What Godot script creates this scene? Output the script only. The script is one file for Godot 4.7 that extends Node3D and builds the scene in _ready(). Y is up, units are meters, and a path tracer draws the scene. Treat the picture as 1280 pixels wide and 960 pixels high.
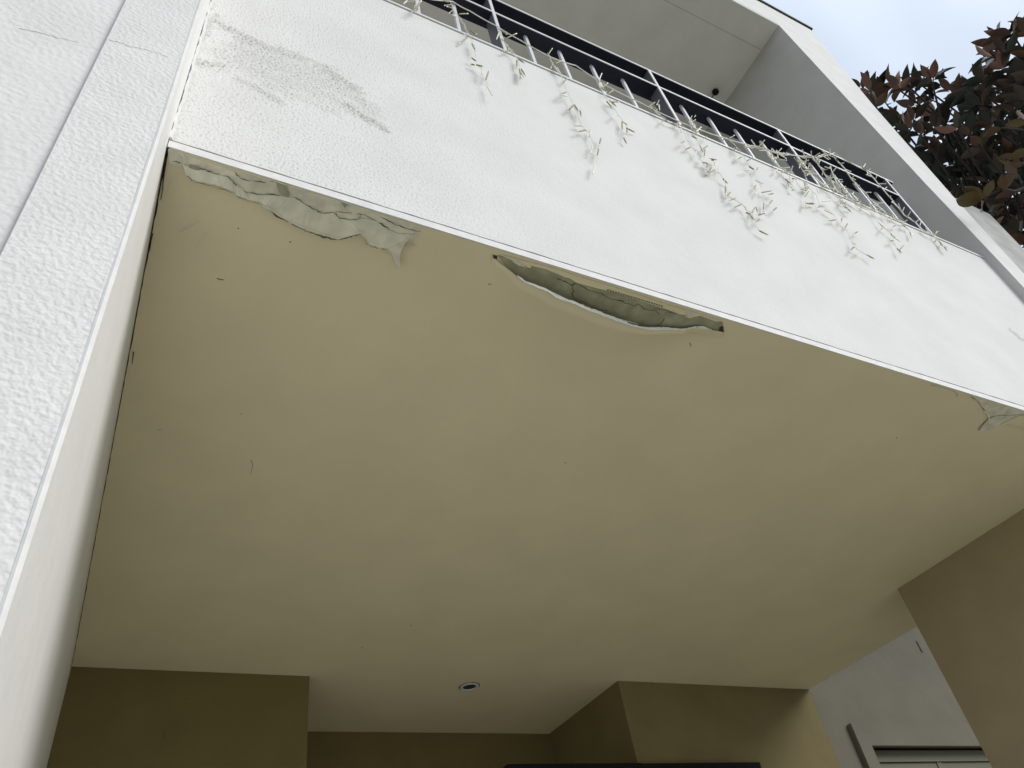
extends Node3D

# ---------------------------------------------------------------- helpers
var rng := RandomNumberGenerator.new()
var M := {}

func numbered(called: String, parent: Node) -> String:
	if not parent.has_node(NodePath(called)):
		return called
	var k := 1
	while parent.has_node(NodePath("%s_%03d" % [called, k])):
		k += 1
	return "%s_%03d" % [called, k]

func tag(o: Node, label := "", category := "", group := "", kind := "") -> Node:
	if label: o.set_meta("label", label)
	if category: o.set_meta("category", category)
	if group: o.set_meta("group", group)
	if kind: o.set_meta("kind", kind)
	return o

func thing(called: String, label: String, category: String, where := Vector3.ZERO) -> Node3D:
	var o := Node3D.new()
	o.name = numbered(called, self)
	add_child(o, true)
	o.position = where
	tag(o, label, category)
	return o

func mb() -> SurfaceTool:
	var st := SurfaceTool.new()
	st.begin(Mesh.PRIMITIVE_TRIANGLES)
	st.set_smooth_group(-1)
	return st

func obj(called: String, st: SurfaceTool, m: Material, parent: Node, at := Vector3.ZERO) -> MeshInstance3D:
	st.generate_normals()
	var o := MeshInstance3D.new()
	o.mesh = st.commit()
	o.material_override = m
	o.name = numbered(called, parent)
	parent.add_child(o, true)
	o.position = at
	return o

func tri(st: SurfaceTool, a: Vector3, b: Vector3, c: Vector3) -> void:
	st.add_vertex(a); st.add_vertex(b); st.add_vertex(c)

func quad(st: SurfaceTool, a: Vector3, b: Vector3, c: Vector3, d: Vector3) -> void:
	tri(st, a, b, c); tri(st, a, c, d)

func box(st: SurfaceTool, lo: Vector3, hi: Vector3) -> void:
	var p := []
	for i in 8:
		p.append(Vector3(hi.x if i & 1 else lo.x, hi.y if i & 2 else lo.y, hi.z if i & 4 else lo.z))
	quad(st, p[4], p[6], p[7], p[5]); quad(st, p[1], p[3], p[2], p[0])
	quad(st, p[0], p[2], p[6], p[4]); quad(st, p[5], p[7], p[3], p[1])
	quad(st, p[2], p[3], p[7], p[6]); quad(st, p[0], p[4], p[5], p[1])

# a box whose long edges are chamfered, for things that catch light on their rims
func soft_box(st: SurfaceTool, lo: Vector3, hi: Vector3, r: float) -> void:
	var c := (lo + hi) / 2; var h := (hi - lo) / 2
	var ring := func(e: Vector3) -> Array:
		return [Vector3(-e.x, -e.y, 0), Vector3(e.x, -e.y, 0), Vector3(e.x, e.y, 0), Vector3(-e.x, e.y, 0)]
	var outer := []
	for sgn in [-1.0, 1.0]:
		var inner_r: Array = ring.call(h - Vector3(r, r, 0))
		outer.append([inner_r, sgn * h.z])
	# octagon section along x
	var sec := [Vector2(-h.y + r, -h.z), Vector2(h.y - r, -h.z), Vector2(h.y, -h.z + r), Vector2(h.y, h.z - r), Vector2(h.y - r, h.z), Vector2(-h.y + r, h.z), Vector2(-h.y, h.z - r), Vector2(-h.y, -h.z + r)]
	for i in 8:
		var a: Vector2 = sec[i]; var b: Vector2 = sec[(i + 1) % 8]
		quad(st, c + Vector3(-h.x, a.x, a.y), c + Vector3(-h.x, b.x, b.y), c + Vector3(h.x, b.x, b.y), c + Vector3(h.x, a.x, a.y))
	for s in [-1.0, 1.0]:
		for i in range(1, 7):
			var a: Vector2 = sec[0]; var b: Vector2 = sec[i]; var d: Vector2 = sec[i + 1]
			tri(st, c + Vector3(s * h.x, a.x, a.y), c + Vector3(s * h.x, b.x, b.y), c + Vector3(s * h.x, d.x, d.y))

# a tapered tube through points
func tube(st: SurfaceTool, pts: Array, r0: float, r1: float, sides := 6) -> void:
	var rings := []
	for i in pts.size():
		var d: Vector3 = (pts[min(i + 1, pts.size() - 1)] - pts[max(i - 1, 0)]).normalized()
		var u := d.cross(Vector3(0.31, 0.12, 0.94)).normalized(); var v := d.cross(u)
		var r: float = lerp(r0, r1, float(i) / max(1, pts.size() - 1))
		var ring := []
		for k in sides:
			var t := TAU * k / sides
			ring.append(pts[i] + (u * cos(t) + v * sin(t)) * r)
		rings.append(ring)
	for i in rings.size() - 1:
		for k in sides:
			quad(st, rings[i][k], rings[i][(k + 1) % sides], rings[i + 1][(k + 1) % sides], rings[i + 1][k])
	for e in [rings[0], rings[-1]]:
		for k in range(1, sides - 1):
			tri(st, e[0], e[k], e[k + 1])

# a lathe about y: profile points (radius, height)
func lathe(st: SurfaceTool, prof: Array, sides := 32, at := Vector3.ZERO) -> void:
	for i in prof.size() - 1:
		for k in sides:
			var t0 := TAU * k / sides; var t1 := TAU * (k + 1) / sides
			var a: Vector2 = prof[i]; var b: Vector2 = prof[i + 1]
			quad(st, at + Vector3(a.x * cos(t0), a.y, a.x * sin(t0)), at + Vector3(a.x * cos(t1), a.y, a.x * sin(t1)), at + Vector3(b.x * cos(t1), b.y, b.x * sin(t1)), at + Vector3(b.x * cos(t0), b.y, b.x * sin(t0)))

# an outline in the x-z plane made into a thin sheet with an own height at every outline point
func sheet(st: SurfaceTool, pts: Array, thick: float) -> void:
	var flat := PackedVector2Array()
	for p in pts: flat.append(Vector2(p.x, p.z))
	var t := Geometry2D.triangulate_polygon(flat)
	for i in range(0, t.size(), 3):
		tri(st, pts[t[i]], pts[t[i + 1]], pts[t[i + 2]])
		var up := Vector3(0, thick, 0)
		tri(st, pts[t[i]] + up, pts[t[i + 2]] + up, pts[t[i + 1]] + up)
	for i in pts.size():
		var a: Vector3 = pts[i]; var b: Vector3 = pts[(i + 1) % pts.size()]
		quad(st, a, b, b + Vector3(0, thick, 0), a + Vector3(0, thick, 0))

# an outline in the x-y plane made into a slab from z0 to z1
func slab_xy(st: SurfaceTool, pts: Array, z0: float, z1: float) -> void:
	var flat := PackedVector2Array(pts)
	var t := Geometry2D.triangulate_polygon(flat)
	for z in [z0, z1]:
		for i in range(0, t.size(), 3):
			tri(st, Vector3(flat[t[i]].x, flat[t[i]].y, z), Vector3(flat[t[i + 1]].x, flat[t[i + 1]].y, z), Vector3(flat[t[i + 2]].x, flat[t[i + 2]].y, z))
	for i in flat.size():
		var a := flat[i]; var b := flat[(i + 1) % flat.size()]
		quad(st, Vector3(a.x, a.y, z0), Vector3(b.x, b.y, z0), Vector3(b.x, b.y, z1), Vector3(a.x, a.y, z1))

# a strip between two lines of points (same count), for curled paint
func rough(pts: Array, n: int, amp: float) -> Array:
	var out := []
	for i in pts.size() - 1:
		for k in n:
			var j := Vector3(rng.randf_range(-amp, amp), rng.randf_range(-amp, amp) * 0.25, rng.randf_range(-amp, amp))
			out.append(pts[i].lerp(pts[i + 1], float(k) / n) + (j if k > 0 else j * 0.4))
	out.append(pts[-1])
	return out

# a hairline that wanders and thickens and thins, with short breaks
func crack_line(st: SurfaceTool, pts: Array, r: float) -> void:
	var p := rough(pts, 5, 0.0022)
	var i := 0
	while i < p.size() - 1:
		var n := rng.randi_range(3, 7)
		var e := mini(i + n, p.size() - 1)
		var mid := (i + e) / 2
		var w := r * rng.randf_range(0.3, 1.05)
		if mid > i: tube(st, p.slice(i, mid + 1), r * 0.25, w, 4)
		tube(st, p.slice(mid, e + 1), w, r * 0.25, 4)
		i = e + (1 if rng.randf() < 0.18 else 0)

func strip(st: SurfaceTool, a: Array, b: Array, thick: float) -> void:
	var up := Vector3(0, thick, 0)
	for i in a.size() - 1:
		quad(st, a[i], a[i + 1], b[i + 1], b[i])
		quad(st, a[i] + up, b[i] + up, b[i + 1] + up, a[i + 1] + up)
		quad(st, b[i], b[i + 1], b[i + 1] + up, b[i] + up)
		quad(st, a[i], a[i] + up, a[i + 1] + up, a[i + 1])

func noise(freq: float, seed_: int, octaves := 3, kind := FastNoiseLite.TYPE_SIMPLEX_SMOOTH) -> FastNoiseLite:
	var n := FastNoiseLite.new()
	n.noise_type = kind; n.frequency = freq; n.seed = seed_
	n.fractal_octaves = octaves
	return n

func normal_tex(freq: float, seed_: int, strength: float, octaves := 3, side := 512) -> ImageTexture:
	var im := noise(freq, seed_, octaves).get_seamless_image(side, side)
	im.convert(Image.FORMAT_RGBA8)
	im.bump_map_to_normal_map(strength)
	return ImageTexture.create_from_image(im)

# a seamless tone map between two factors (greys near white)
func tone_tex(freq: float, seed_: int, lo: float, hi: float, octaves := 4) -> ImageTexture:
	var im := noise(freq, seed_, octaves).get_seamless_image(512, 512)
	im.convert(Image.FORMAT_L8)
	var d := im.get_data()
	for i in d.size():
		d[i] = int(255.0 * lerp(lo, hi, d[i] / 255.0))
	return ImageTexture.create_from_image(Image.create_from_data(512, 512, false, Image.FORMAT_L8, d))

func mat(lin: Color, rough := 0.8) -> StandardMaterial3D:
	var m := StandardMaterial3D.new()
	m.albedo_color = lin.linear_to_srgb()
	m.roughness = rough
	m.metallic_specular = 0.4
	m.cull_mode = BaseMaterial3D.CULL_DISABLED
	return m

func triplanar(m: StandardMaterial3D, size: float, tone: Texture2D, bumps: Texture2D, depth := 1.0) -> StandardMaterial3D:
	m.uv1_triplanar = true; m.uv1_world_triplanar = true
	m.uv1_scale = Vector3.ONE / size
	if tone: m.albedo_texture = tone
	if bumps:
		m.normal_enabled = true; m.normal_texture = bumps; m.normal_scale = depth
	return m

# ---------------------------------------------------------------- textures of the balcony front
# grit, trowel marks and the two grey scuffed patches of the balcony front: 3.5 m by 1.2 m
func front_textures() -> Array:
	var W := 2048; var H := 704
	var grit := noise(0.21, 5, 2).get_image(W, H); grit.convert(Image.FORMAT_L8)
	var soft := noise(0.006, 9, 4).get_image(W, H); soft.convert(Image.FORMAT_L8)
	var blot := noise(0.05, 21, 4).get_image(W, H); blot.convert(Image.FORMAT_L8)
	var g := grit.get_data(); var s := soft.get_data(); var b := blot.get_data()
	var mask := PackedFloat32Array(); mask.resize(W * H)
	# strokes of the scuffed patch: from, to (metres right of the pillar, metres above ground), half width, strength
	var strokes := [
		[Vector2(0.03, 3.425), Vector2(0.12, 3.40), 0.022, 0.75], [Vector2(0.09, 3.385), Vector2(0.22, 3.405), 0.034, 0.62], [Vector2(0.12, 3.36), Vector2(0.29, 3.36), 0.05, 0.38],
		[Vector2(0.20, 3.41), Vector2(0.25, 3.415), 0.018, 0.5], [Vector2(0.285, 3.395), Vector2(0.36, 3.35), 0.034, 0.8], [Vector2(0.30, 3.34), Vector2(0.38, 3.30), 0.04, 0.6],
		[Vector2(0.34, 3.25), Vector2(0.43, 3.205), 0.022, 0.95], [Vector2(0.26, 3.28), Vector2(0.36, 3.24), 0.03, 0.42], [Vector2(0.10, 3.19), Vector2(0.19, 3.16), 0.022, 0.55],
		[Vector2(0.0, 3.20), Vector2(0.05, 3.22), 0.028, 0.7], [Vector2(0.05, 3.28), Vector2(0.22, 3.25), 0.05, 0.32], [Vector2(0.0, 3.30), Vector2(0.02, 3.46), 0.016, 0.5],
		[Vector2(0.16, 3.22), Vector2(0.32, 3.20), 0.03, 0.3], [Vector2(0.10, 3.33), Vector2(0.34, 3.31), 0.06, 0.42], [Vector2(0.20, 3.27), Vector2(0.38, 3.25), 0.05, 0.36], [Vector2(0.30, 3.38), Vector2(0.40, 3.27), 0.05, 0.4],
		[Vector2(3.07, 3.37), Vector2(3.10, 3.34), 0.03, 0.8], [Vector2(3.09, 3.35), Vector2(3.22, 3.24), 0.034, 0.75],
		[Vector2(0.0, 2.88), Vector2(0.0, 3.9), 0.012, 0.4]]
	for q in strokes:
		var a: Vector2 = q[0]; var c: Vector2 = q[1]; var r: float = q[2]
		var x0: int = clampi(int((min(a.x, c.x) - r * 1.8) / 3.5 * W), 0, W - 1); var x1: int = clampi(int((max(a.x, c.x) + r * 1.8) / 3.5 * W), 0, W - 1)
		var y0: int = clampi(int((4.03 - max(a.y, c.y) - r * 1.8) / 1.2 * H), 0, H - 1); var y1: int = clampi(int((4.03 - min(a.y, c.y) + r * 1.8) / 1.2 * H), 0, H - 1)
		for y in range(y0, y1 + 1):
			for x in range(x0, x1 + 1):
				var p := Vector2(x * 3.5 / W, 4.03 - y * 1.2 / H)
				var d := p.distance_to(Geometry2D.get_closest_point_to_segment(p, a, c))
				var v: float = q[3] * (1.0 - smoothstep(r * 0.1, r * 1.15, d + (b[y * W + x] - 128) / 255.0 * r * 1.3))
				var i := y * W + x
				mask[i] = max(mask[i], v)
	var al := PackedByteArray(); al.resize(W * H * 3)
	var ht := PackedByteArray(); ht.resize(W * H)
	for y in H:
		for x in W:
			var i := y * W + x
			var xm := x * 3.5 / W
			var rough: float = clampf(1.15 - xm * 0.95, 0.18, 1.0)
			var t: float = 214.0 + (s[i] - 128) * 0.035
			t -= (g[i] - 128) * 0.05 * rough
			if g[i] > 180: t -= (g[i] - 180) * 0.8 * rough
			var mk := mask[i]
			if mk > 0.0:
				t -= mk * (17.0 + 0.5 * max(0.0, g[i] - 104.0))
			al[i * 3] = int(clampf(t, 0, 255)); al[i * 3 + 1] = int(clampf(t, 0, 255)); al[i * 3 + 2] = int(clampf(t - mk * 2.0 - 1.0, 0, 255))
			ht[i] = int(clampf(128 + (g[i] - 128) * 0.8 * rough + (b[i] - 128) * 0.12 + (s[i] - 128) * 0.5, 0, 255))
	var him := Image.create_from_data(W, H, false, Image.FORMAT_L8, ht)
	him.convert(Image.FORMAT_RGBA8)
	him.bump_map_to_normal_map(2.2)
	return [ImageTexture.create_from_image(Image.create_from_data(W, H, false, Image.FORMAT_RGB8, al)), ImageTexture.create_from_image(him)]

func make_materials() -> void:
	var stucco := normal_tex(0.10, 3, 5.0, 2)
	var fine := normal_tex(0.05, 8, 3.0, 4)
	M.stucco = triplanar(mat(Color(0.70, 0.70, 0.695), 0.8), 0.55, tone_tex(0.01, 4, 0.96, 1.0), stucco, 0.25)
	M.stucco_soft = triplanar(mat(Color(0.70, 0.70, 0.695), 0.85), 0.8, tone_tex(0.008, 14, 0.96, 1.0), stucco, 0.16)
	M.bead = triplanar(mat(Color(0.74, 0.74, 0.735), 0.7), 0.4, tone_tex(0.02, 25, 0.93, 1.0), fine, 0.15)
	M.smooth_white = triplanar(mat(Color(0.87, 0.87, 0.86), 0.5), 0.9, tone_tex(0.01, 24, 0.97, 1.0), fine, 0.08)
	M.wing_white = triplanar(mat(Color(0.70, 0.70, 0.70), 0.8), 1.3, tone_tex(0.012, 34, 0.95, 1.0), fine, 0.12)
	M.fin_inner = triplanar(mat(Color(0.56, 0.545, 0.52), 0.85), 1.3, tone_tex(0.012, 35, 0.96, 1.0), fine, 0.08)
	M.passage = triplanar(mat(Color(0.50, 0.49, 0.47), 0.85), 1.1, tone_tex(0.012, 36, 0.93, 1.0), fine, 0.1)
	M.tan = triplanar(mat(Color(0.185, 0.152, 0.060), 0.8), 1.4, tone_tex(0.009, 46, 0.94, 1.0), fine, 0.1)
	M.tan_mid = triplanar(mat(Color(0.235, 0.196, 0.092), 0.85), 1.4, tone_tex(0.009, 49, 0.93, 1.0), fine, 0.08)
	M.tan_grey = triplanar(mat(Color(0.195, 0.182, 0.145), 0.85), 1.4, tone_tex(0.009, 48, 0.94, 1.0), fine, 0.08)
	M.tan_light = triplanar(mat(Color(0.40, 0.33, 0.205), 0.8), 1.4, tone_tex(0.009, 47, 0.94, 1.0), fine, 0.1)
	M.porch_floor = triplanar(mat(Color(0.42, 0.39, 0.34), 0.6), 0.9, tone_tex(0.03, 93, 0.8, 1.0), fine, 0.3)
	var tx := front_textures()
	M.front = mat(Color(1, 1, 1), 0.85)
	M.front.albedo_texture = tx[0]; M.front.normal_enabled = true; M.front.normal_texture = tx[1]; M.front.normal_scale = 0.5
	M.cream = triplanar(mat(Color(0.76, 0.695, 0.475), 0.7), 1.6, tone_tex(0.009, 44, 0.97, 1.0), fine, 0.07)
	M.old_paint = triplanar(mat(Color(0.83, 0.81, 0.66), 0.75), 0.5, tone_tex(0.02, 54, 0.82, 1.0, 5), fine, 0.3)
	M.plaster = triplanar(mat(Color(0.40, 0.40, 0.275), 0.9), 0.5, tone_tex(0.02, 64, 0.84, 1.0, 5), fine, 0.15)
	M.torn = mat(Color(0.88, 0.88, 0.83), 0.8)
	M.crack = mat(Color(0.05, 0.048, 0.035), 0.95)
	M.grime_and_shade = mat(Color(0.16, 0.15, 0.12), 0.95)  # dirt colour, also used for the shadow lines drawn behind the paint flap
	M.ceiling_white = triplanar(mat(Color(0.80, 0.79, 0.73), 0.8), 2.0, tone_tex(0.01, 74, 0.95, 1.0), fine, 0.1)
	M.navy = mat(Color(0.012, 0.014, 0.028), 0.45)
	M.plate = mat(Color(0.10, 0.105, 0.125), 0.45)
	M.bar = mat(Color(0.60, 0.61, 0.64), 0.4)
	M.trim = mat(Color(0.045, 0.055, 0.05), 0.5)
	M.flashing = mat(Color(0.62, 0.63, 0.65), 0.45)
	M.wire = mat(Color(0.84, 0.835, 0.77), 0.35)
	M.sleeve = triplanar(mat(Color(0.42, 0.38, 0.18), 0.4), 0.06, tone_tex(0.02, 84, 0.7, 1.0), null)
	M.sleeve_pale = mat(Color(0.76, 0.735, 0.58), 0.35)
	M.rust = mat(Color(0.36, 0.25, 0.15), 0.6)
	M.dark_tip = mat(Color(0.16, 0.15, 0.13), 0.4)
	M.lens = mat(Color(0.86, 0.86, 0.82), 0.12)
	M.web = mat(Color(0.62, 0.60, 0.52), 0.8)
	M.drive = triplanar(mat(Color(0.60, 0.57, 0.50), 0.9), 1.1, tone_tex(0.03, 94, 0.8, 1.0), fine, 1.0)
	M.pier = triplanar(mat(Color(0.50, 0.50, 0.495), 0.85), 1.3, tone_tex(0.012, 38, 0.85, 1.0), fine, 0.12)  # white render greyed evenly to stand for the shadow of the tree
	M.grass = triplanar(mat(Color(0.06, 0.09, 0.03), 1.0), 0.7, tone_tex(0.08, 95, 0.6, 1.0), fine, 2.0)
	M.frame = mat(Color(0.16, 0.165, 0.11), 0.5)
	M.glass = mat(Color(0.25, 0.27, 0.27), 0.05)
	M.glass.albedo_color.a = 0.25; M.glass.transparency = BaseMaterial3D.TRANSPARENCY_ALPHA
	M.door = mat(Color(0.008, 0.008, 0.008), 0.95)
	M.bark = triplanar(mat(Color(0.045, 0.037, 0.03), 0.95), 0.3, tone_tex(0.05, 97, 0.6, 1.0), fine, 1.5)
	M.leaf_top = mat(Color(0.032, 0.045, 0.032), 0.26)
	M.leaf_top.metallic_specular = 0.6
	M.leaf_under = []
	for c in [Color(0.16, 0.082, 0.058), Color(0.11, 0.062, 0.045), Color(0.19, 0.105, 0.075), Color(0.070, 0.054, 0.040), Color(0.036, 0.042, 0.032)]:
		var m := mat(c, 0.7)
		m.backlight_enabled = true; m.backlight = Color(0.12, 0.07, 0.04)
		M.leaf_under.append(m)
	M.leaf_amber = mat(Color(0.085, 0.045, 0.02), 0.6)
	M.leaf_amber.backlight_enabled = true; M.leaf_amber.backlight = Color(0.12, 0.07, 0.03)
	M.leaf_mass = mat(Color(1, 1, 1), 0.65)
	M.leaf_mass.vertex_color_use_as_albedo = true
	M.leaf_gold = mat(Color(0.085, 0.060, 0.016), 0.5)
	M.leaf_gold.backlight_enabled = true; M.leaf_gold.backlight = Color(0.13, 0.10, 0.03)

# ---------------------------------------------------------------- the house
func jag(x0: float, x1: float, step: float, amp: float) -> Array:
	var out := []
	var n := int((x1 - x0) / step)
	for i in n + 1:
		out.append(Vector2(lerp(x0, x1, float(i) / n), rng.randf_range(-amp, amp)))
	return out

func build_house() -> Node3D:
	var h := thing("house", "white rendered two-storey house with cream porch ceiling under a balcony and peeling paint", "house")
	var st: SurfaceTool
	# left pillar: front and hidden sides in coarse stucco, its porch side smooth
	st = mb(); box(st, Vector3(-0.1197, 0, -3.2), Vector3(-0.004, 8.2, 0.149))
	var pillar := obj("pillar", st, M.stucco, h)
	tag(pillar, "coarse stucco pillar at the left of the porch")
	st = mb(); box(st, Vector3(-0.0035, 0, -3.2), Vector3(0, 8.2, 0.1455))
	obj("porch_side", st, M.smooth_white, pillar)
	st = mb(); var edge := []
	for i in 60:
		edge.append(Vector3(-0.004 + rng.randf_range(-0.0006, 0.0006), i * 0.14, 0.1455 + rng.randf_range(-0.0006, 0.0006)))
	tube(st, edge, 0.0048, 0.0048, 10); obj("corner_bead", st, M.bead, pillar)
	st = mb(); box(st, Vector3(-4.0, 0, -0.2), Vector3(-0.12, 8.2, 0.1415)); obj("wall", st, M.stucco_soft, h)
	# fine cracks across pillar and wall
	for c in [[[Vector3(-0.1163, 2.8762, 0.1497), Vector3(-0.1000, 2.8814, 0.1497), Vector3(-0.0837, 2.8803, 0.1497), Vector3(-0.0571, 2.8879, 0.1497), Vector3(-0.0380, 2.8888, 0.1497), Vector3(-0.0197, 2.8887, 0.1497)], "pillar_crack"], [[Vector3(-0.2340, 2.8280, 0.1418), Vector3(-0.2135, 2.8351, 0.1418), Vector3(-0.1972, 2.8380, 0.1418), Vector3(-0.1754, 2.8427, 0.1418), Vector3(-0.1491, 2.8512, 0.1418)], "wall_crack"]]:
		st = mb(); var cr := []
		for i in c[0].size() - 1:
			for k in 4: cr.append(c[0][i].lerp(c[0][i + 1], k / 4.0) + Vector3(rng.randf_range(-0.0012, 0.0012), rng.randf_range(-0.0016, 0.0016), 0))
		tube(st, cr, 0.00028, 0.00015, 4); obj("crack", st, M.grime_and_shade, pillar if c[1] == "pillar_crack" else h)
	# balcony front: one plastered face with a slightly wavering lower edge over its corner bead
	st = mb()
	var low := jag(0.001, 3.482, 0.03, 0.0011)
	for i in low.size() - 1:
		var a: Vector2 = low[i]; var b: Vector2 = low[i + 1]
		for side in [0, 1]:
			var z := 0.0 if side == 0 else -0.14
			for p in [[a.x, 2.8748 + a.y], [b.x, 2.8748 + b.y], [b.x, 4.0085], [a.x, 2.8748 + a.y], [b.x, 4.0085], [a.x, 4.0085]]:
				st.set_uv(Vector2(p[0] / 3.5, (4.03 - p[1]) / 1.2))
				st.add_vertex(Vector3(p[0], p[1], z))
		st.set_uv(Vector2.ZERO)
		quad(st, Vector3(a.x, 2.8748 + a.y, 0), Vector3(b.x, 2.8748 + b.y, 0), Vector3(b.x, 2.8748 + b.y, -0.14), Vector3(a.x, 2.8748 + a.y, -0.14))
	quad(st, Vector3(3.482, 2.8735, 0), Vector3(3.482, 4.0085, 0), Vector3(3.482, 4.0085, -0.14), Vector3(3.482, 2.8735, -0.14))
	quad(st, Vector3(0.001, 4.0085, 0), Vector3(3.482, 4.0085, 0), Vector3(3.482, 4.0085, -0.14), Vector3(0.001, 4.0085, -0.14))
	var front := obj("balcony_front", st, M.front, h)
	tag(front, "white rendered balcony front with a grey scuffed patch")
	st = mb(); box(st, Vector3(0.0015, 2.8502, -0.003), Vector3(3.482, 2.8712, -0.0004)); obj("corner_bead", st, M.bead, front)
	st = mb(); box(st, Vector3(0.0015, 2.8705, -0.1), Vector3(3.48, 2.8775, -0.004)); obj("joint", st, M.crack, front)
	st = mb(); box(st, Vector3(0.003, 4.008, -0.14), Vector3(3.47, 4.0125, -0.004)); obj("joint", st, M.crack, front)
	st = mb(); soft_box(st, Vector3(0.003, 4.0125, -0.17), Vector3(3.47, 4.0255, 0.004), 0.0015); obj("capping", st, M.flashing, front)
	# ragged seam of filler between pillar and balcony front
	st = mb()
	var seam := []
	for i in 70:
		seam.append(Vector3(0.0025 + rng.randf_range(-0.001, 0.0035), 2.874 + i * 0.0163, 0.0002 + rng.randf_range(0, 0.0015)))
	tube(st, seam, 0.0042, 0.0036, 5); obj("seam", st, M.bead, front)
	build_porch_ceiling(h)
	# floor slab and the walls round the porch
	st = mb(); box(st, Vector3(0.0, 2.866, -2.957), Vector3(3.744, 3.1, -0.141)); obj("floor_slab", st, M.grime_and_shade, h)
	st = mb(); box(st, Vector3(3.736, 2.8495, -2.223), Vector3(3.746, 3.1, -1.0)); obj("slab_edge", st, M.wing_white, h)
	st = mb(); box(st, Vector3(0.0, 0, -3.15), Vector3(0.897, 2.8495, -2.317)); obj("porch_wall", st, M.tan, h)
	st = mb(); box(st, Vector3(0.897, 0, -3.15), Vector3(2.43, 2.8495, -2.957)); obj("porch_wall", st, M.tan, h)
	st = mb(); box(st, Vector3(2.42, 0, -3.15), Vector3(3.744, 2.8495, -2.222)); obj("porch_wall", st, M.tan_mid, h)  # tint change at its right end stands in for the ceiling's soft shadow edge
	# white wall past the end of the porch ceiling, with the window
	var side := Node3D.new(); side.name = "side_wall"; h.add_child(side, true)
	st = mb()
	box(st, Vector3(3.7445, 0, -3.15), Vector3(4.0, 2.8495, -2.222)); box(st, Vector3(3.748, 2.8495, -3.15), Vector3(4.0, 5.2, -2.222)); box(st, Vector3(4.0, 2.55, -3.15), Vector3(7.5, 5.2, -2.222))
	box(st, Vector3(4.0, 0, -3.15), Vector3(7.5, 0.9, -2.222)); box(st, Vector3(5.6, 0.9, -3.15), Vector3(7.5, 2.55, -2.222)); box(st, Vector3(0, 3.1, -3.15), Vector3(3.72, 3.101, -2.957))
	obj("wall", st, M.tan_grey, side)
	st = mb(); box(st, Vector3(4.939, 3.135, -2.221), Vector3(4.951, 3.215, -2.2195)); obj("vent_slot", st, M.crack, side)
	st = mb()
	box(st, Vector3(3.932, 0.8, -2.2215), Vector3(4.026, 2.655, -2.192)); box(st, Vector3(4.026, 2.535, -2.2215), Vector3(5.574, 2.655, -2.192))
	box(st, Vector3(5.574, 0.8, -2.2215), Vector3(5.67, 2.655, -2.192)); box(st, Vector3(4.026, 0.8, -2.2215), Vector3(5.574, 0.92, -2.192))
	obj("architrave", st, M.tan_grey, side)
	st = mb()
	box(st, Vector3(4.026, 2.47, -2.32), Vector3(5.574, 2.532, -2.262)); box(st, Vector3(4.026, 0.92, -2.32), Vector3(4.07, 2.47, -2.262)); box(st, Vector3(5.53, 0.92, -2.32), Vector3(5.574, 2.47, -2.262))
	box(st, Vector3(4.62, 0.92, -2.32), Vector3(4.66, 2.47, -2.27)); box(st, Vector3(4.07, 0.92, -2.32), Vector3(5.53, 0.97, -2.262))
	obj("window_frame", st, M.frame, side)
	for x in [[4.072, 4.618], [4.662, 5.528]]:
		st = mb(); box(st, Vector3(x[0], 0.972, -2.296), Vector3(x[1], 2.425, -2.292)); obj("window_pane", st, M.glass, side)
		st = mb(); box(st, Vector3(x[0], 2.43, -2.30), Vector3(x[1], 2.468, -2.275)); obj("window_sash", st, M.frame, side)
	st = mb(); box(st, Vector3(4.0, 0.9, -3.1), Vector3(5.6, 2.55, -3.05)); obj("blind", st, M.grime_and_shade, side)
	# dark door head low at the back of the porch
	var d := Node3D.new(); d.name = "door"; h.add_child(d, true)
	st = mb(); box(st, Vector3(2.42, 2.40, -2.2215), Vector3(3.152, 2.453, -2.195)); box(st, Vector3(3.10, 0, -2.2215), Vector3(3.152, 2.40, -2.195)); obj("door_frame", st, M.door, d)
	st = mb(); box(st, Vector3(2.42, 0, -2.2215), Vector3(3.10, 2.40, -2.205)); obj("door_leaf", st, M.door, d)
	st = mb(); box(st, Vector3(1.72, 2.38, -2.24), Vector3(2.4195, 2.4535, -2.19)); box(st, Vector3(1.72, 0.004, -2.235), Vector3(1.76, 2.38, -2.195)); obj("screen_frame", st, M.door, d)
	# right pillar under the frame
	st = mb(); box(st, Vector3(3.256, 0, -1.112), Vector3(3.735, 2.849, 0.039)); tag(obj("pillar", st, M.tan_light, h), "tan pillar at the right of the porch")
	# frame round the balcony: tall side fin and beam above, one smooth render
	st = mb(); slab_xy(st, [Vector2(3.478, 2.853), Vector2(3.468, 3.9), Vector2(3.43, 4.6), Vector2(3.398, 6.52), Vector2(3.398, 7.0), Vector2(3.955, 7.0), Vector2(3.93, 6.75), Vector2(3.76, 5.68), Vector2(3.655, 4.55), Vector2(3.60, 2.853)], -2.9, 0.039)
	var fin := obj("side_fin", st, M.wing_white, h)
	tag(fin, "tall white wall fin closing the right end of the balcony")
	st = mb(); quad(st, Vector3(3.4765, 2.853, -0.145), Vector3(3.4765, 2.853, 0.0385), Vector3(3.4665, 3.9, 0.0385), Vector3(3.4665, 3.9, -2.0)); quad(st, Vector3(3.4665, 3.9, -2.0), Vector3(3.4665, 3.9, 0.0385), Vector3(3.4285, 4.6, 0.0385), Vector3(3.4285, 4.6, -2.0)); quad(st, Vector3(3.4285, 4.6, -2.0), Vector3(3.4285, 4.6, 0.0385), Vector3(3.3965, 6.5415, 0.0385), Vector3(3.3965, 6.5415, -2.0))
	obj("inner_face", st, M.fin_inner, fin)
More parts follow.
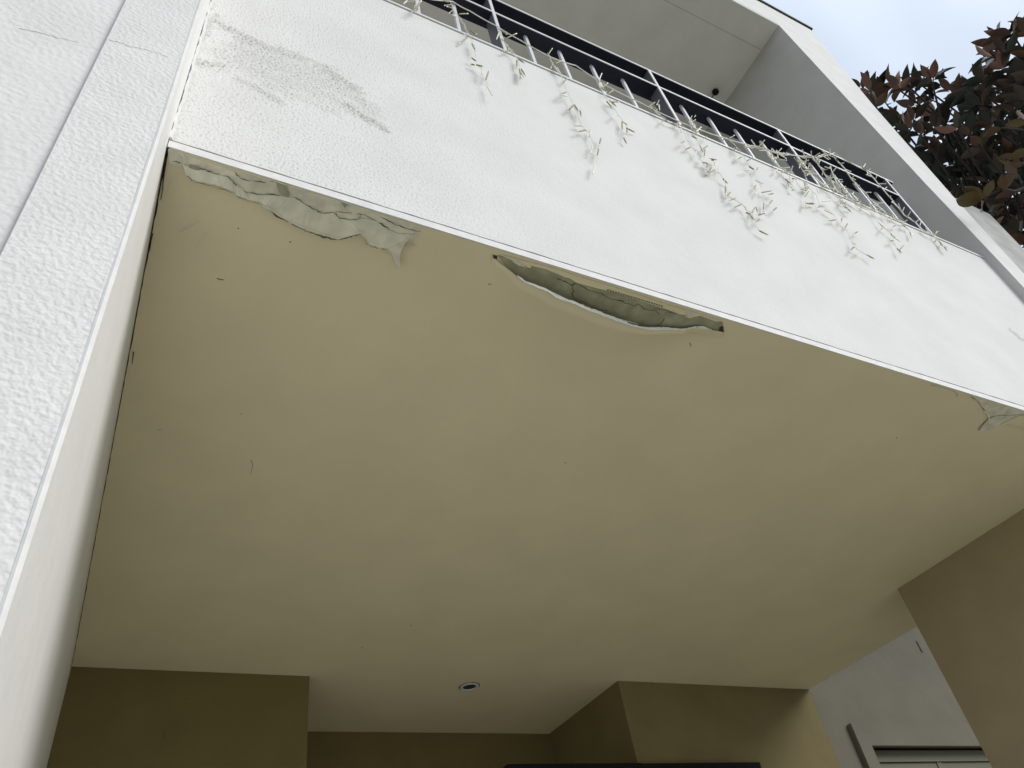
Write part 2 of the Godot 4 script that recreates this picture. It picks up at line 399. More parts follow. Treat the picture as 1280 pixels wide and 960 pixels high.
	st = mb(); box(st, Vector3(0, 6.56, -0.02), Vector3(3.398, 7.0, 0.039)); obj("beam", st, M.wing_white, h)
	st = mb(); box(st, Vector3(0, 6.542, -0.1465), Vector3(3.41, 6.559, 0.0375))
	obj("balcony_ceiling", st, M.ceiling_white, h)
	st = mb(); box(st, Vector3(0, 6.542, -2.4), Vector3(3.41, 6.559, -0.1490)); obj("balcony_ceiling", st, M.ceiling_white, h)
	st = mb(); box(st, Vector3(0, 6.5455, -0.152), Vector3(3.41, 6.56, -0.146)); obj("ceiling_joint", st, M.grime_and_shade, h)
	st = mb(); box(st, Vector3(0, 6.56, -2.9), Vector3(3.41, 6.99, -0.021)); obj("roof_slab", st, M.wing_white, h)
	st = mb(); box(st, Vector3(-0.02, 7.001, -2.9), Vector3(3.975, 7.03, 0.052)); obj("roof_trim", st, M.trim, h)
	st = mb(); box(st, Vector3(0.0, 3.101, -2.0), Vector3(3.41, 3.13, -0.142)); obj("balcony_floor", st, M.drive, h)
	st = mb(); box(st, Vector3(0.0, 3.1, -2.2), Vector3(3.41, 6.541, -2.0)); obj("balcony_wall", st, M.wing_white, h)
	return h

func build_porch_ceiling(h: Node3D) -> void:
	var st := mb()
	# cream sheet whose left edge wavers along the pillar, leaving a dark gap
	var edge := []
	var n := 120
	for i in n + 1:
		var t := float(i) / n
		edge.append(Vector3(0.0012 + absf(rng.randf_range(-0.0016, 0.002)) + 0.002 * pow(1.0 - t, 8), 2.85, lerp(-0.0034, -2.33, t)))
	var pts := [Vector3(3.744, 2.85, -2.33), Vector3(3.744, 2.85, -0.0034)] + edge
	sheet(st, pts, 0.012)
	box(st, Vector3(0.88, 2.85, -2.96), Vector3(2.44, 2.862, -2.3305))
	var ceil := obj("porch_ceiling", st, M.cream, h)
	tag(ceil, "cream porch ceiling with paint peeling off along its front edge")
	# ---- left damage: ragged bare strip along the edge, then the loosened coat hanging below it
	st = mb()
	sheet(st, [Vector3(0.0032, 2.8484, -0.0059), Vector3(0.0287, 2.8484, -0.0059), Vector3(0.0691, 2.8484, -0.0080), Vector3(0.1225, 2.8484, -0.0081), Vector3(0.1948, 2.8484, -0.0070), Vector3(0.2475, 2.8484, -0.0061), Vector3(0.3382, 2.8484, -0.0028), Vector3(0.4256, 2.8484, -0.0053), Vector3(0.5063, 2.8484, -0.0057), Vector3(0.5081, 2.8484, -0.0237), Vector3(0.4827, 2.8484, -0.0381), Vector3(0.4525, 2.8484, -0.0392), Vector3(0.4173, 2.8484, -0.0386), Vector3(0.3896, 2.8484, -0.0440), Vector3(0.3615, 2.8484, -0.0471), Vector3(0.3247, 2.8484, -0.0518), Vector3(0.2966, 2.8484, -0.0522), Vector3(0.2673, 2.8484, -0.0468), Vector3(0.2432, 2.8484, -0.0415), Vector3(0.2164, 2.8484, -0.0420), Vector3(0.1743, 2.8484, -0.0506), Vector3(0.1361, 2.8484, -0.0540), Vector3(0.1197, 2.8484, -0.0358), Vector3(0.0946, 2.8484, -0.0358), Vector3(0.0661, 2.8484, -0.0377), Vector3(0.0340, 2.8484, -0.0397), Vector3(0.0096, 2.8484, -0.0362)], 0.0012)
	tag(obj("bare_plaster", st, M.old_paint, ceil), "grey bared plaster near the left pillar")
	var top_a := [Vector3(0.0322, 2.8460, -0.0259), Vector3(0.0525, 2.8460, -0.0273), Vector3(0.0744, 2.8460, -0.0251), Vector3(0.0932, 2.8460, -0.0267), Vector3(0.1135, 2.8460, -0.0242), Vector3(0.1304, 2.8460, -0.0354), Vector3(0.1564, 2.8460, -0.0474), Vector3(0.1771, 2.8460, -0.0428), Vector3(0.2161, 2.8460, -0.0314), Vector3(0.2439, 2.8460, -0.0265), Vector3(0.2690, 2.8460, -0.0358), Vector3(0.2886, 2.8460, -0.0400), Vector3(0.3034, 2.8460, -0.0432), Vector3(0.3239, 2.8460, -0.0332), Vector3(0.3408, 2.8460, -0.0422), Vector3(0.3639, 2.8460, -0.0396), Vector3(0.3838, 2.8460, -0.0262), Vector3(0.4120, 2.8460, -0.0230), Vector3(0.4407, 2.8460, -0.0343), Vector3(0.4672, 2.8460, -0.0381), Vector3(0.5055, 2.8460, -0.0241)]
	var low_a := [Vector3(0.0416, 2.8340, -0.0376), Vector3(0.0571, 2.8340, -0.0457), Vector3(0.0854, 2.8340, -0.0444), Vector3(0.1055, 2.8340, -0.0410), Vector3(0.1229, 2.8340, -0.0446), Vector3(0.1390, 2.8340, -0.0510), Vector3(0.1587, 2.8340, -0.0535), Vector3(0.1801, 2.8340, -0.0521), Vector3(0.1945, 2.8340, -0.0579), Vector3(0.2287, 2.8340, -0.0709), Vector3(0.2627, 2.8340, -0.0794), Vector3(0.2868, 2.8340, -0.0830), Vector3(0.3108, 2.8340, -0.0850), Vector3(0.3489, 2.8340, -0.0845), Vector3(0.3722, 2.8340, -0.0661), Vector3(0.3882, 2.8340, -0.0553), Vector3(0.4149, 2.8340, -0.0766), Vector3(0.4328, 2.8340, -0.0777), Vector3(0.4541, 2.8340, -0.0737), Vector3(0.4718, 2.8340, -0.0521), Vector3(0.4938, 2.8340, -0.0290)]
	st = mb(); rng.seed = 40
	strip(st, rough(top_a, 4, 0.0), rough(low_a, 4, 0.0016), 0.0018)
	tag(obj("paint_flap", st, M.old_paint, ceil), "loose grey-green paint flap near the left pillar")
	# curled rim along the lower edge of that flap
	st = mb()
	var rim_a := [Vector3(0.1942, 2.8330, -0.0562), Vector3(0.2285, 2.8330, -0.0696), Vector3(0.2675, 2.8330, -0.0798), Vector3(0.3058, 2.8330, -0.0836), Vector3(0.3488, 2.8330, -0.0843), Vector3(0.3720, 2.8330, -0.0654), Vector3(0.3915, 2.8330, -0.0503)]
	tube(st, rim_a, 0.0024, 0.0016, 6); obj("paint_rim", st, M.old_paint, ceil)
	st = mb(); crack_line(st, [Vector3(0.0441, 2.8395, -0.0450), Vector3(0.0576, 2.8395, -0.0530), Vector3(0.0860, 2.8395, -0.0512), Vector3(0.1238, 2.8395, -0.0519), Vector3(0.1597, 2.8395, -0.0604), Vector3(0.1811, 2.8395, -0.0585)], 0.0012); obj("undercut_shadow", st, M.grime_and_shade, ceil)  # dark lines drawn in place of the shadow behind the flap edge
	st = mb(); crack_line(st, [Vector3(0.2047, 2.8365, -0.0644), Vector3(0.2302, 2.8365, -0.0774), Vector3(0.2643, 2.8365, -0.0860), Vector3(0.2886, 2.8365, -0.0897), Vector3(0.3127, 2.8365, -0.0917), Vector3(0.3502, 2.8365, -0.0891), Vector3(0.3736, 2.8365, -0.0706), Vector3(0.3895, 2.8365, -0.0593)], 0.0024); obj("undercut_shadow", st, M.grime_and_shade, ceil)
	st = mb(); crack_line(st, [Vector3(0.4070, 2.8365, -0.0752), Vector3(0.4163, 2.8365, -0.0806), Vector3(0.4344, 2.8365, -0.0823), Vector3(0.4535, 2.8365, -0.0791)], 0.0013); obj("undercut_shadow", st, M.grime_and_shade, ceil)
	st = mb(); tube(st, [Vector3(0.1890, 2.8400, -0.0587), Vector3(0.1945, 2.8400, -0.0634), Vector3(0.2001, 2.8400, -0.0647), Vector3(0.2045, 2.8400, -0.0608)], 0.003, 0.0015, 5); obj("paint_rim", st, M.torn, ceil)
	# hanging tongue of paint
	st = mb()
	strip(st, [Vector3(0.4535, 2.8380, -0.0746), Vector3(0.4691, 2.8380, -0.0870), Vector3(0.4798, 2.8380, -0.0994), Vector3(0.4858, 2.8380, -0.1104), Vector3(0.4922, 2.8380, -0.1195)], [Vector3(0.4889, 2.8340, -0.0296), Vector3(0.4846, 2.8340, -0.0525), Vector3(0.4852, 2.8340, -0.0779), Vector3(0.4906, 2.8340, -0.0955), Vector3(0.4993, 2.8340, -0.1136)], 0.0015)
	tag(obj("paint_tongue", st, M.old_paint, ceil), "narrow tongue of paint hanging from the flap")
	st = mb(); tube(st, [Vector3(0.4899, 2.8440, -0.0554), Vector3(0.5004, 2.8440, -0.0586), Vector3(0.5100, 2.8440, -0.0538), Vector3(0.5067, 2.8440, -0.0505), Vector3(0.4953, 2.8440, -0.0521)], 0.0014, 0.0010, 5); obj("paint_curl", st, M.old_paint, ceil)
	# dark notch and folded piece crossing the bare strip
	st = mb(); sheet(st, [Vector3(0.2001, 2.8445, -0.0012), Vector3(0.2202, 2.8445, -0.0028), Vector3(0.2327, 2.8445, -0.0263), Vector3(0.2198, 2.8445, -0.0278), Vector3(0.2110, 2.8445, -0.0228)], 0.002); obj("paint_chip", st, M.plaster, ceil)
	st = mb(); sheet(st, [Vector3(0.3309, 2.8445, -0.0017), Vector3(0.3451, 2.8445, -0.0021), Vector3(0.3425, 2.8445, -0.0135)], 0.002); obj("paint_chip", st, M.plaster, ceil)
	st = mb(); sheet(st, [Vector3(0.0431, 2.8445, -0.0232), Vector3(0.0603, 2.8445, -0.0202), Vector3(0.0645, 2.8445, -0.0253), Vector3(0.0578, 2.8445, -0.0336), Vector3(0.0455, 2.8445, -0.0327)], 0.002); obj("paint_chip", st, M.plaster, ceil)
	for line in [
		[Vector3(0.0163, 2.8452, -0.0254), Vector3(0.0320, 2.8452, -0.0244), Vector3(0.0449, 2.8452, -0.0297), Vector3(0.0536, 2.8452, -0.0336), Vector3(0.0634, 2.8452, -0.0246), Vector3(0.0742, 2.8452, -0.0236), Vector3(0.0930, 2.8452, -0.0252), Vector3(0.1134, 2.8452, -0.0232), Vector3(0.1251, 2.8452, -0.0294), Vector3(0.1344, 2.8452, -0.0399), Vector3(0.1569, 2.8452, -0.0455), Vector3(0.1768, 2.8452, -0.0413), Vector3(0.2157, 2.8452, -0.0293)],
		[Vector3(0.2433, 2.8452, -0.0239), Vector3(0.2686, 2.8452, -0.0342), Vector3(0.2891, 2.8452, -0.0386), Vector3(0.3041, 2.8452, -0.0423), Vector3(0.3243, 2.8452, -0.0313), Vector3(0.3407, 2.8452, -0.0417), Vector3(0.3631, 2.8452, -0.0369), Vector3(0.3777, 2.8452, -0.0297), Vector3(0.3764, 2.8452, -0.0183)],
		[Vector3(0.3277, 2.8470, -0.0301), Vector3(0.3499, 2.8470, -0.0254), Vector3(0.3811, 2.8470, -0.0179), Vector3(0.4068, 2.8470, -0.0220), Vector3(0.4368, 2.8470, -0.0303), Vector3(0.4463, 2.8470, -0.0360)],
		[Vector3(0.1231, 2.8470, -0.0101), Vector3(0.1377, 2.8470, -0.0199), Vector3(0.1669, 2.8470, -0.0168), Vector3(0.1966, 2.8470, -0.0054)],
		[Vector3(0.4176, 2.8474, -0.0105), Vector3(0.4495, 2.8474, -0.0168), Vector3(0.4811, 2.8474, -0.0204), Vector3(0.5106, 2.8474, -0.0170)]]:
		st = mb(); crack_line(st, line, 0.0011); obj("crack", st, M.crack, ceil)
	# ---- middle tear: the skin has split along the balcony front and sags in a belly
	st = mb()
	sheet(st, [Vector3(0.6956, 2.8484, -0.0180), Vector3(0.7561, 2.8484, -0.0125), Vector3(0.8258, 2.8484, -0.0098), Vector3(0.9125, 2.8484, -0.0111), Vector3(0.9885, 2.8484, -0.0100), Vector3(1.0684, 2.8484, -0.0108), Vector3(1.1666, 2.8484, -0.0135), Vector3(1.2519, 2.8484, -0.0125), Vector3(1.3490, 2.8484, -0.0127), Vector3(1.3715, 2.8484, -0.0391), Vector3(1.2975, 2.8484, -0.0535), Vector3(1.2182, 2.8484, -0.0866), Vector3(1.1442, 2.8484, -0.1046), Vector3(1.0479, 2.8484, -0.1057), Vector3(0.9471, 2.8484, -0.0926), Vector3(0.8636, 2.8484, -0.0796), Vector3(0.7905, 2.8484, -0.0684), Vector3(0.7387, 2.8484, -0.0477)], 0.0012)
	tag(obj("bare_plaster", st, M.plaster, ceil), "dark bared plaster behind the sagging tear")
	# painted lip left standing next to the balcony front, ragged below
	st = mb()
	sheet(st, [Vector3(0.6985, 2.8466, -0.0128), Vector3(0.7549, 2.8466, -0.0108), Vector3(0.8241, 2.8466, -0.0074), Vector3(0.9107, 2.8466, -0.0087), Vector3(0.9865, 2.8466, -0.0077), Vector3(1.0663, 2.8466, -0.0084), Vector3(1.1643, 2.8466, -0.0111), Vector3(1.2494, 2.8466, -0.0100), Vector3(1.3450, 2.8466, -0.0106), Vector3(1.3283, 2.8466, -0.0162), Vector3(1.2737, 2.8466, -0.0132), Vector3(1.2602, 2.8466, -0.0226), Vector3(1.2503, 2.8466, -0.0309), Vector3(1.2031, 2.8466, -0.0257), Vector3(1.1587, 2.8466, -0.0232), Vector3(1.1171, 2.8466, -0.0233), Vector3(1.0618, 2.8466, -0.0222), Vector3(1.0080, 2.8466, -0.0211), Vector3(0.9644, 2.8466, -0.0243), Vector3(0.9329, 2.8466, -0.0250), Vector3(0.9083, 2.8466, -0.0262), Vector3(0.8858, 2.8466, -0.0196), Vector3(0.8568, 2.8466, -0.0227), Vector3(0.8311, 2.8466, -0.0204), Vector3(0.8015, 2.8466, -0.0211), Vector3(0.7746, 2.8466, -0.0264), Vector3(0.7598, 2.8466, -0.0262), Vector3(0.7422, 2.8466, -0.0201), Vector3(0.7205, 2.8466, -0.0170)], 0.0015)
	obj("paint_lip", st, M.cream, ceil)
	st = mb(); sheet(st, [Vector3(1.2246, 2.8458, -0.0112), Vector3(1.2458, 2.8458, -0.0105), Vector3(1.2597, 2.8458, -0.0204), Vector3(1.2519, 2.8458, -0.0296), Vector3(1.2350, 2.8458, -0.0255)], 0.0012); obj("paint_chip", st, M.old_paint, ceil)
	st = mb(); sheet(st, [Vector3(0.7209, 2.8458, -0.0121), Vector3(0.7499, 2.8458, -0.0126), Vector3(0.7668, 2.8458, -0.0230), Vector3(0.7549, 2.8458, -0.0272), Vector3(0.7384, 2.8458, -0.0221)], 0.0012); obj("paint_chip", st, M.old_paint, ceil)
	st = mb(); sheet(st, [Vector3(0.7817, 2.8456, -0.0175), Vector3(0.8160, 2.8456, -0.0151), Vector3(0.8542, 2.8456, -0.0185), Vector3(0.8808, 2.8456, -0.0220), Vector3(0.8725, 2.8456, -0.0292), Vector3(0.8408, 2.8456, -0.0275), Vector3(0.8053, 2.8456, -0.0287), Vector3(0.7831, 2.8456, -0.0261)], 0.0012); obj("paint_chip", st, M.plaster, ceil)
	# the belly: from the line where it still sticks to the torn free edge
	var free := [Vector3(0.6889, 2.8480, -0.0254), Vector3(0.7074, 2.8420, -0.0328), Vector3(0.7320, 2.8360, -0.0381), Vector3(0.7551, 2.8300, -0.0457), Vector3(0.7784, 2.8250, -0.0528), Vector3(0.8070, 2.8200, -0.0526), Vector3(0.8371, 2.8170, -0.0538), Vector3(0.8658, 2.8150, -0.0625), Vector3(0.8908, 2.8140, -0.0633), Vector3(0.9227, 2.8130, -0.0649), Vector3(0.9581, 2.8130, -0.0710), Vector3(0.9925, 2.8140, -0.0741), Vector3(1.0284, 2.8150, -0.0785), Vector3(1.0641, 2.8170, -0.0812), Vector3(1.0940, 2.8190, -0.0843), Vector3(1.1299, 2.8220, -0.0850), Vector3(1.1641, 2.8250, -0.0823), Vector3(1.1955, 2.8280, -0.0749), Vector3(1.2201, 2.8300, -0.0678), Vector3(1.2530, 2.8330, -0.0615), Vector3(1.2754, 2.8360, -0.0503), Vector3(1.3008, 2.8390, -0.0431), Vector3(1.3328, 2.8420, -0.0439), Vector3(1.3723, 2.8470, -0.0408)]
	var ring := [free]
	for k in range(1, 9):
		var t := k / 8.0
		var row := []
		for p in free:
			var drop: float = 2.85 - p.y
			var back: float = 0.03 + drop * 8.0
			row.append(Vector3(p.x, 2.85 - drop * pow(1.0 - t, 3.2) + 0.0004 * (t - 0.75), p.z - back * t))
		ring.append(row)
	st = mb()
	st.set_smooth_group(0)
	for k in 8:
		strip(st, ring[k + 1], ring[k], 0.0008)
	tag(obj("sagging_paint", st, M.cream, ceil), "torn paint skin sagging in a belly behind the balcony front")
	# its torn white rim, turned down in places
	st = mb()
	var rim1 := []; var rim2 := []
	for i in range(3, free.size() - 1):
		var w: float = 0.0095 * pow(sin(PI * (i - 2.0) / (free.size() - 2.0)), 0.7) * rng.randf_range(0.5, 1.2)
		rim1.append(free[i] + Vector3(0, w, 0.0025 + rng.randf_range(-0.001, 0.001))); rim2.append(free[i] + Vector3(0, -0.0006, 0.0012))
	rim1 = rough(rim1, 5, 0.0014); rim2 = rough(rim2, 5, 0.0004)
	strip(st, rim1, rim2, 0.0009)
	tag(obj("torn_rim", st, M.torn, ceil), "bright torn rim of the sagging paint")
	st = mb(); tube(st, [Vector3(0.8355, 2.8170, -0.0486), Vector3(0.8603, 2.8160, -0.0521), Vector3(0.8938, 2.8150, -0.0573), Vector3(0.9335, 2.8140, -0.0614), Vector3(0.9886, 2.8150, -0.0671), Vector3(1.0448, 2.8170, -0.0718), Vector3(1.1118, 2.8210, -0.0739)], 0.0008, 0.0005, 4); obj("paint_thread", st, M.torn, ceil)
	st = mb(); sheet(st, [Vector3(1.2520, 2.8330, -0.0602), Vector3(1.2833, 2.8350, -0.0417), Vector3(1.3150, 2.8380, -0.0425), Vector3(1.3687, 2.8440, -0.0399), Vector3(1.3883, 2.8470, -0.0581), Vector3(1.3370, 2.8460, -0.0670), Vector3(1.2859, 2.8420, -0.0714)], 0.0012); obj("paint_flap", st, M.cream, ceil)
	for line in [
		[Vector3(0.8575, 2.8466, -0.0296), Vector3(0.8744, 2.8466, -0.0323), Vector3(0.8988, 2.8466, -0.0369), Vector3(0.9083, 2.8466, -0.0262), Vector3(0.9529, 2.8466, -0.0372), Vector3(0.9834, 2.8466, -0.0341), Vector3(1.0142, 2.8466, -0.0417), Vector3(1.0397, 2.8466, -0.0398), Vector3(1.0615, 2.8466, -0.0424), Vector3(1.0887, 2.8466, -0.0425), Vector3(1.0928, 2.8466, -0.0332), Vector3(1.1231, 2.8466, -0.0425), Vector3(1.1480, 2.8466, -0.0380), Vector3(1.1712, 2.8466, -0.0462)],
		[Vector3(0.8988, 2.8466, -0.0369), Vector3(0.9158, 2.8466, -0.0501), Vector3(0.9144, 2.8466, -0.0610), Vector3(0.9348, 2.8466, -0.0721), Vector3(0.9657, 2.8466, -0.0752), Vector3(1.0062, 2.8466, -0.0824), Vector3(1.0310, 2.8466, -0.0794)],
		[Vector3(1.1379, 2.8466, -0.0335), Vector3(1.1764, 2.8466, -0.0284), Vector3(1.2193, 2.8466, -0.0283), Vector3(1.2513, 2.8466, -0.0273)],
		[Vector3(1.1868, 2.8466, -0.0531), Vector3(1.1891, 2.8466, -0.0688), Vector3(1.1821, 2.8466, -0.0877)],
		[Vector3(0.7617, 2.8466, -0.0241), Vector3(0.7983, 2.8466, -0.0264), Vector3(0.8344, 2.8466, -0.0263), Vector3(0.8597, 2.8466, -0.0281)]]:
		st = mb(); crack_line(st, line, 0.0013); obj("crack", st, M.crack, ceil)
	for end in [[Vector3(0.6843, 2.8470, -0.0209), Vector3(0.6951, 2.8470, -0.0197), Vector3(0.6985, 2.8470, -0.0293), Vector3(0.6916, 2.8470, -0.0290)], [Vector3(1.3527, 2.8460, -0.0302), Vector3(1.3585, 2.8460, -0.0240), Vector3(1.3748, 2.8460, -0.0407), Vector3(1.3588, 2.8460, -0.0409)]]:
		st = mb(); sheet(st, end, 0.002); obj("tear_end", st, M.crack, ceil)
	# row of holes of the metal bead showing through
	st = mb()
	var holes := [Vector3(0.9929, 2.8448, -0.0187), Vector3(1.1546, 2.8448, -0.0182)]
	for i in 22:
		var p: Vector3 = holes[0].lerp(holes[1], i / 21.0)
		box(st, p + Vector3(-0.0017, -0.0003, -0.0017), p + Vector3(0.0017, 0.0003, 0.0017))
	tag(obj("bead_holes", st, M.crack, ceil), "", "", "", "stuff")
	# ---- right damage, at the corner
	st = mb(); sheet(st, [Vector3(2.3633, 2.8484, -0.0077), Vector3(2.4679, 2.8484, -0.0062), Vector3(2.5703, 2.8484, -0.0042), Vector3(2.7262, 2.8484, -0.0057), Vector3(2.8113, 2.8484, -0.0639), Vector3(2.6858, 2.8484, -0.0555), Vector3(2.6451, 2.8484, -0.0739), Vector3(2.6138, 2.8484, -0.0830), Vector3(2.5421, 2.8484, -0.0736), Vector3(2.4839, 2.8484, -0.0455), Vector3(2.4146, 2.8484, -0.0202)], 0.0012)
	tag(obj("bare_plaster", st, M.old_paint, ceil), "grey bared plaster at the right end of the balcony front")
	st = mb(); sheet(st, [Vector3(2.5310, 2.8440, -0.0683), Vector3(2.5406, 2.8440, -0.0517), Vector3(2.5881, 2.8440, -0.0356), Vector3(2.6300, 2.8440, -0.0190), Vector3(2.6147, 2.8440, -0.0470), Vector3(2.6034, 2.8440, -0.0784), Vector3(2.5977, 2.8440, -0.1062), Vector3(2.5594, 2.8440, -0.1261), Vector3(2.5445, 2.8440, -0.1106)], 0.0014); obj("paint_flap", st, M.old_paint, ceil)
	st = mb(); sheet(st, [Vector3(2.5978, 2.8410, -0.0762), Vector3(2.6111, 2.8410, -0.0465), Vector3(2.6285, 2.8410, -0.0200), Vector3(2.6983, 2.8410, 0.0006), Vector3(2.7882, 2.8410, -0.0611), Vector3(2.6846, 2.8410, -0.0598), Vector3(2.6324, 2.8410, -0.0619)], 0.0014); obj("paint_flap", st, M.cream, ceil)
	st = mb(); tube(st, [Vector3(2.4680, 2.8430, -0.0427), Vector3(2.4945, 2.8430, -0.0494), Vector3(2.5201, 2.8430, -0.0607), Vector3(2.5363, 2.8430, -0.0730)], 0.0012, 0.0018, 5); obj("torn_rim", st, M.torn, ceil)
	st = mb(); crack_line(st, [Vector3(2.1645, 2.8470, -0.0074), Vector3(2.2205, 2.8470, -0.0071), Vector3(2.2671, 2.8470, -0.0062), Vector3(2.2907, 2.8470, -0.0096), Vector3(2.3139, 2.8470, -0.0251)], 0.0011); obj("crack", st, M.grime_and_shade, ceil)
	st = mb(); crack_line(st, [Vector3(2.3614, 2.8460, -0.0055), Vector3(2.3975, 2.8460, -0.0125), Vector3(2.4357, 2.8460, -0.0262), Vector3(2.4818, 2.8460, -0.0432)], 0.0013); obj("crack", st, M.grime_and_shade, ceil)
	# ---- nicks and flecks
	for f in [[Vector3(0.1419, 2.8494, -0.2842), Vector3(0.1503, 2.8494, -0.2848), Vector3(0.1567, 2.8494, -0.2837)], [Vector3(0.1555, 2.8494, -0.1387), Vector3(0.1581, 2.8494, -0.1399)], [Vector3(0.2811, 2.8494, -0.7119), Vector3(0.2846, 2.8494, -0.7142)], [Vector3(0.7103, 2.8494, -0.1018), Vector3(0.7215, 2.8494, -0.0991)], [Vector3(0.8819, 2.8494, -0.1891), Vector3(0.8807, 2.8494, -0.1695), Vector3(0.8789, 2.8494, -0.1533)], [Vector3(1.2684, 2.8494, -0.1056), Vector3(1.2763, 2.8494, -0.1091)], [Vector3(1.3081, 2.8494, -0.1049), Vector3(1.3218, 2.8494, -0.1161)], [Vector3(1.1563, 2.8494, -1.7961), Vector3(1.1652, 2.8494, -1.8018)], [Vector3(1.0274, 2.8494, -2.0144), Vector3(1.0363, 2.8494, -2.0208)], [Vector3(2.2807, 2.8494, -0.2476), Vector3(2.2889, 2.8494, -0.2497)], [Vector3(0.2609, 2.8494, -0.1367), Vector3(0.2640, 2.8494, -0.1389)], [Vector3(1.2381, 2.8494, -0.6698), Vector3(1.2451, 2.8494, -0.6721)]]:
		st = mb(); tube(st, f, 0.0011, 0.0007, 4); obj("nick", st, M.crack, ceil)
	for f in [[Vector3(0.3480, 2.8494, -0.8989), Vector3(0.3584, 2.8494, -0.9267), Vector3(0.3594, 2.8494, -0.9617)], [Vector3(0.0964, 2.8494, -0.8363), Vector3(0.1070, 2.8494, -0.8298)]]:
		st = mb(); tube(st, f, 0.0007, 0.0004, 4); obj("nick", st, M.grime_and_shade, ceil)
	for f in [[Vector3(0.5169, 2.7481, -2.3155), Vector3(0.5218, 2.7451, -2.3155)], [Vector3(0.3590, 2.6071, -2.3155), Vector3(0.3635, 2.5956, -2.3155)], [Vector3(0.5763, 2.5560, -2.3155), Vector3(0.5823, 2.5546, -2.3155)], [Vector3(0.4168, 2.7422, -2.3155), Vector3(0.4220, 2.7362, -2.3155)]]:
		st = mb(); tube(st, f, 0.0013, 0.0008, 4); obj("nick", st, M.crack, h)
	# grime along the pillar corner
	for f in [[Vector3(0.0040, 2.8484, -0.0293), Vector3(0.0043, 2.8484, -0.0511), Vector3(0.0051, 2.8484, -0.0768), Vector3(0.0068, 2.8484, -0.0990), Vector3(0.0071, 2.8484, -0.1221)], [Vector3(0.0041, 2.8484, -0.2084), Vector3(0.0033, 2.8484, -0.2256), Vector3(0.0045, 2.8484, -0.2575)], [Vector3(0.0096, 2.8484, -0.5621), Vector3(0.0110, 2.8484, -0.6035)]]:
		st = mb(); tube(st, f, 0.0012, 0.0006, 4); obj("crack", st, M.crack, ceil)

# ---------------------------------------------------------------- balustrade
func build_balustrade() -> void:
	var b := thing("balustrade", "dark flat-bar metal balustrade with pale edges along the balcony", "balustrade", Vector3(1.7, 4.0255, -0.07))
	var off := -b.position
	var st: SurfaceTool
	for r in [[4.644, -0.12, 3.300], [4.488, -0.12, 3.235]]:
		st = mb(); box(st, Vector3(r[1], r[0] - 0.012, -0.105), Vector3(r[2], r[0], -0.0405))
		var rail := obj("rail", st, M.navy, b, off)
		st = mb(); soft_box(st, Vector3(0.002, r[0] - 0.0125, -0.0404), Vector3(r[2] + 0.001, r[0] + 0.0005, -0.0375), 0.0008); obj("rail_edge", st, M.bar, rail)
	for x in [0.155, 0.928, 1.712, 2.478, 3.238]:
		st = mb(); box(st, Vector3(x - 0.006, 4.0256, -0.092), Vector3(x + 0.006, 4.631, -0.0405))
		var post := obj("post", st, M.plate, b, off)
		st = mb(); soft_box(st, Vector3(x - 0.0065, 4.0256, -0.0404), Vector3(x + 0.0065, 4.631, -0.0365), 0.0008); obj("post_edge", st, M.bar, post)
	var first: MeshInstance3D = null
	for k in range(-4, 16):
		if k in [0, -5, 5, 10, 15]: continue
		var x: float = 0.928 + k * 0.1545
		if first == null:
			st = mb(); soft_box(st, Vector3(-0.0065, 4.0256, -0.077), Vector3(0.0065, 4.4765, -0.067), 0.001)
			first = obj("baluster", st, M.bar, b, off + Vector3(x, 0, 0))
		else:
			var o := first.duplicate()
			o.name = numbered("baluster", b); b.add_child(o, true); o.position = off + Vector3(x, 0, 0)

# ---------------------------------------------------------------- fairy lights
var bulb_mesh: ArrayMesh
var tip_mesh: ArrayMesh

func bulb(strand: Node3D, a: Vector3, b: Vector3, look: Material) -> void:
	var d := b - a
	var len := clampf(d.length(), 0.012, 0.075)
	if d.length() < 0.001: return
	d = d.normalized()
	var side := d.cross(Vector3(0.2, 0.1, 0.97)).normalized()
	var o := MeshInstance3D.new()
	o.mesh = bulb_mesh; o.name = numbered("bulb", strand)
	o.material_override = null
	o.set_surface_override_material(0, look)
	o.set_surface_override_material(1, M.lens)
	strand.add_child(o, true)
	o.transform = Transform3D(Basis(side, d * len / 0.04, side.cross(d)), a)

func make_bulb() -> void:
	var st := mb()
	st.set_smooth_group(0)
	lathe(st, [Vector2(0.0011, 0), Vector2(0.0024, 0.003), Vector2(0.0026, 0.016), Vector2(0.0023, 0.030), Vector2(0.0021, 0.034)], 8)
	st.generate_normals()
	bulb_mesh = st.commit()
	var t := mb()
	t.set_smooth_group(0)
	lathe(t, [Vector2(0.0020, 0.034), Vector2(0.0025, 0.037), Vector2(0.0018, 0.0395), Vector2(0.0002, 0.040)], 8)
	t.generate_normals()
	t.commit(bulb_mesh)

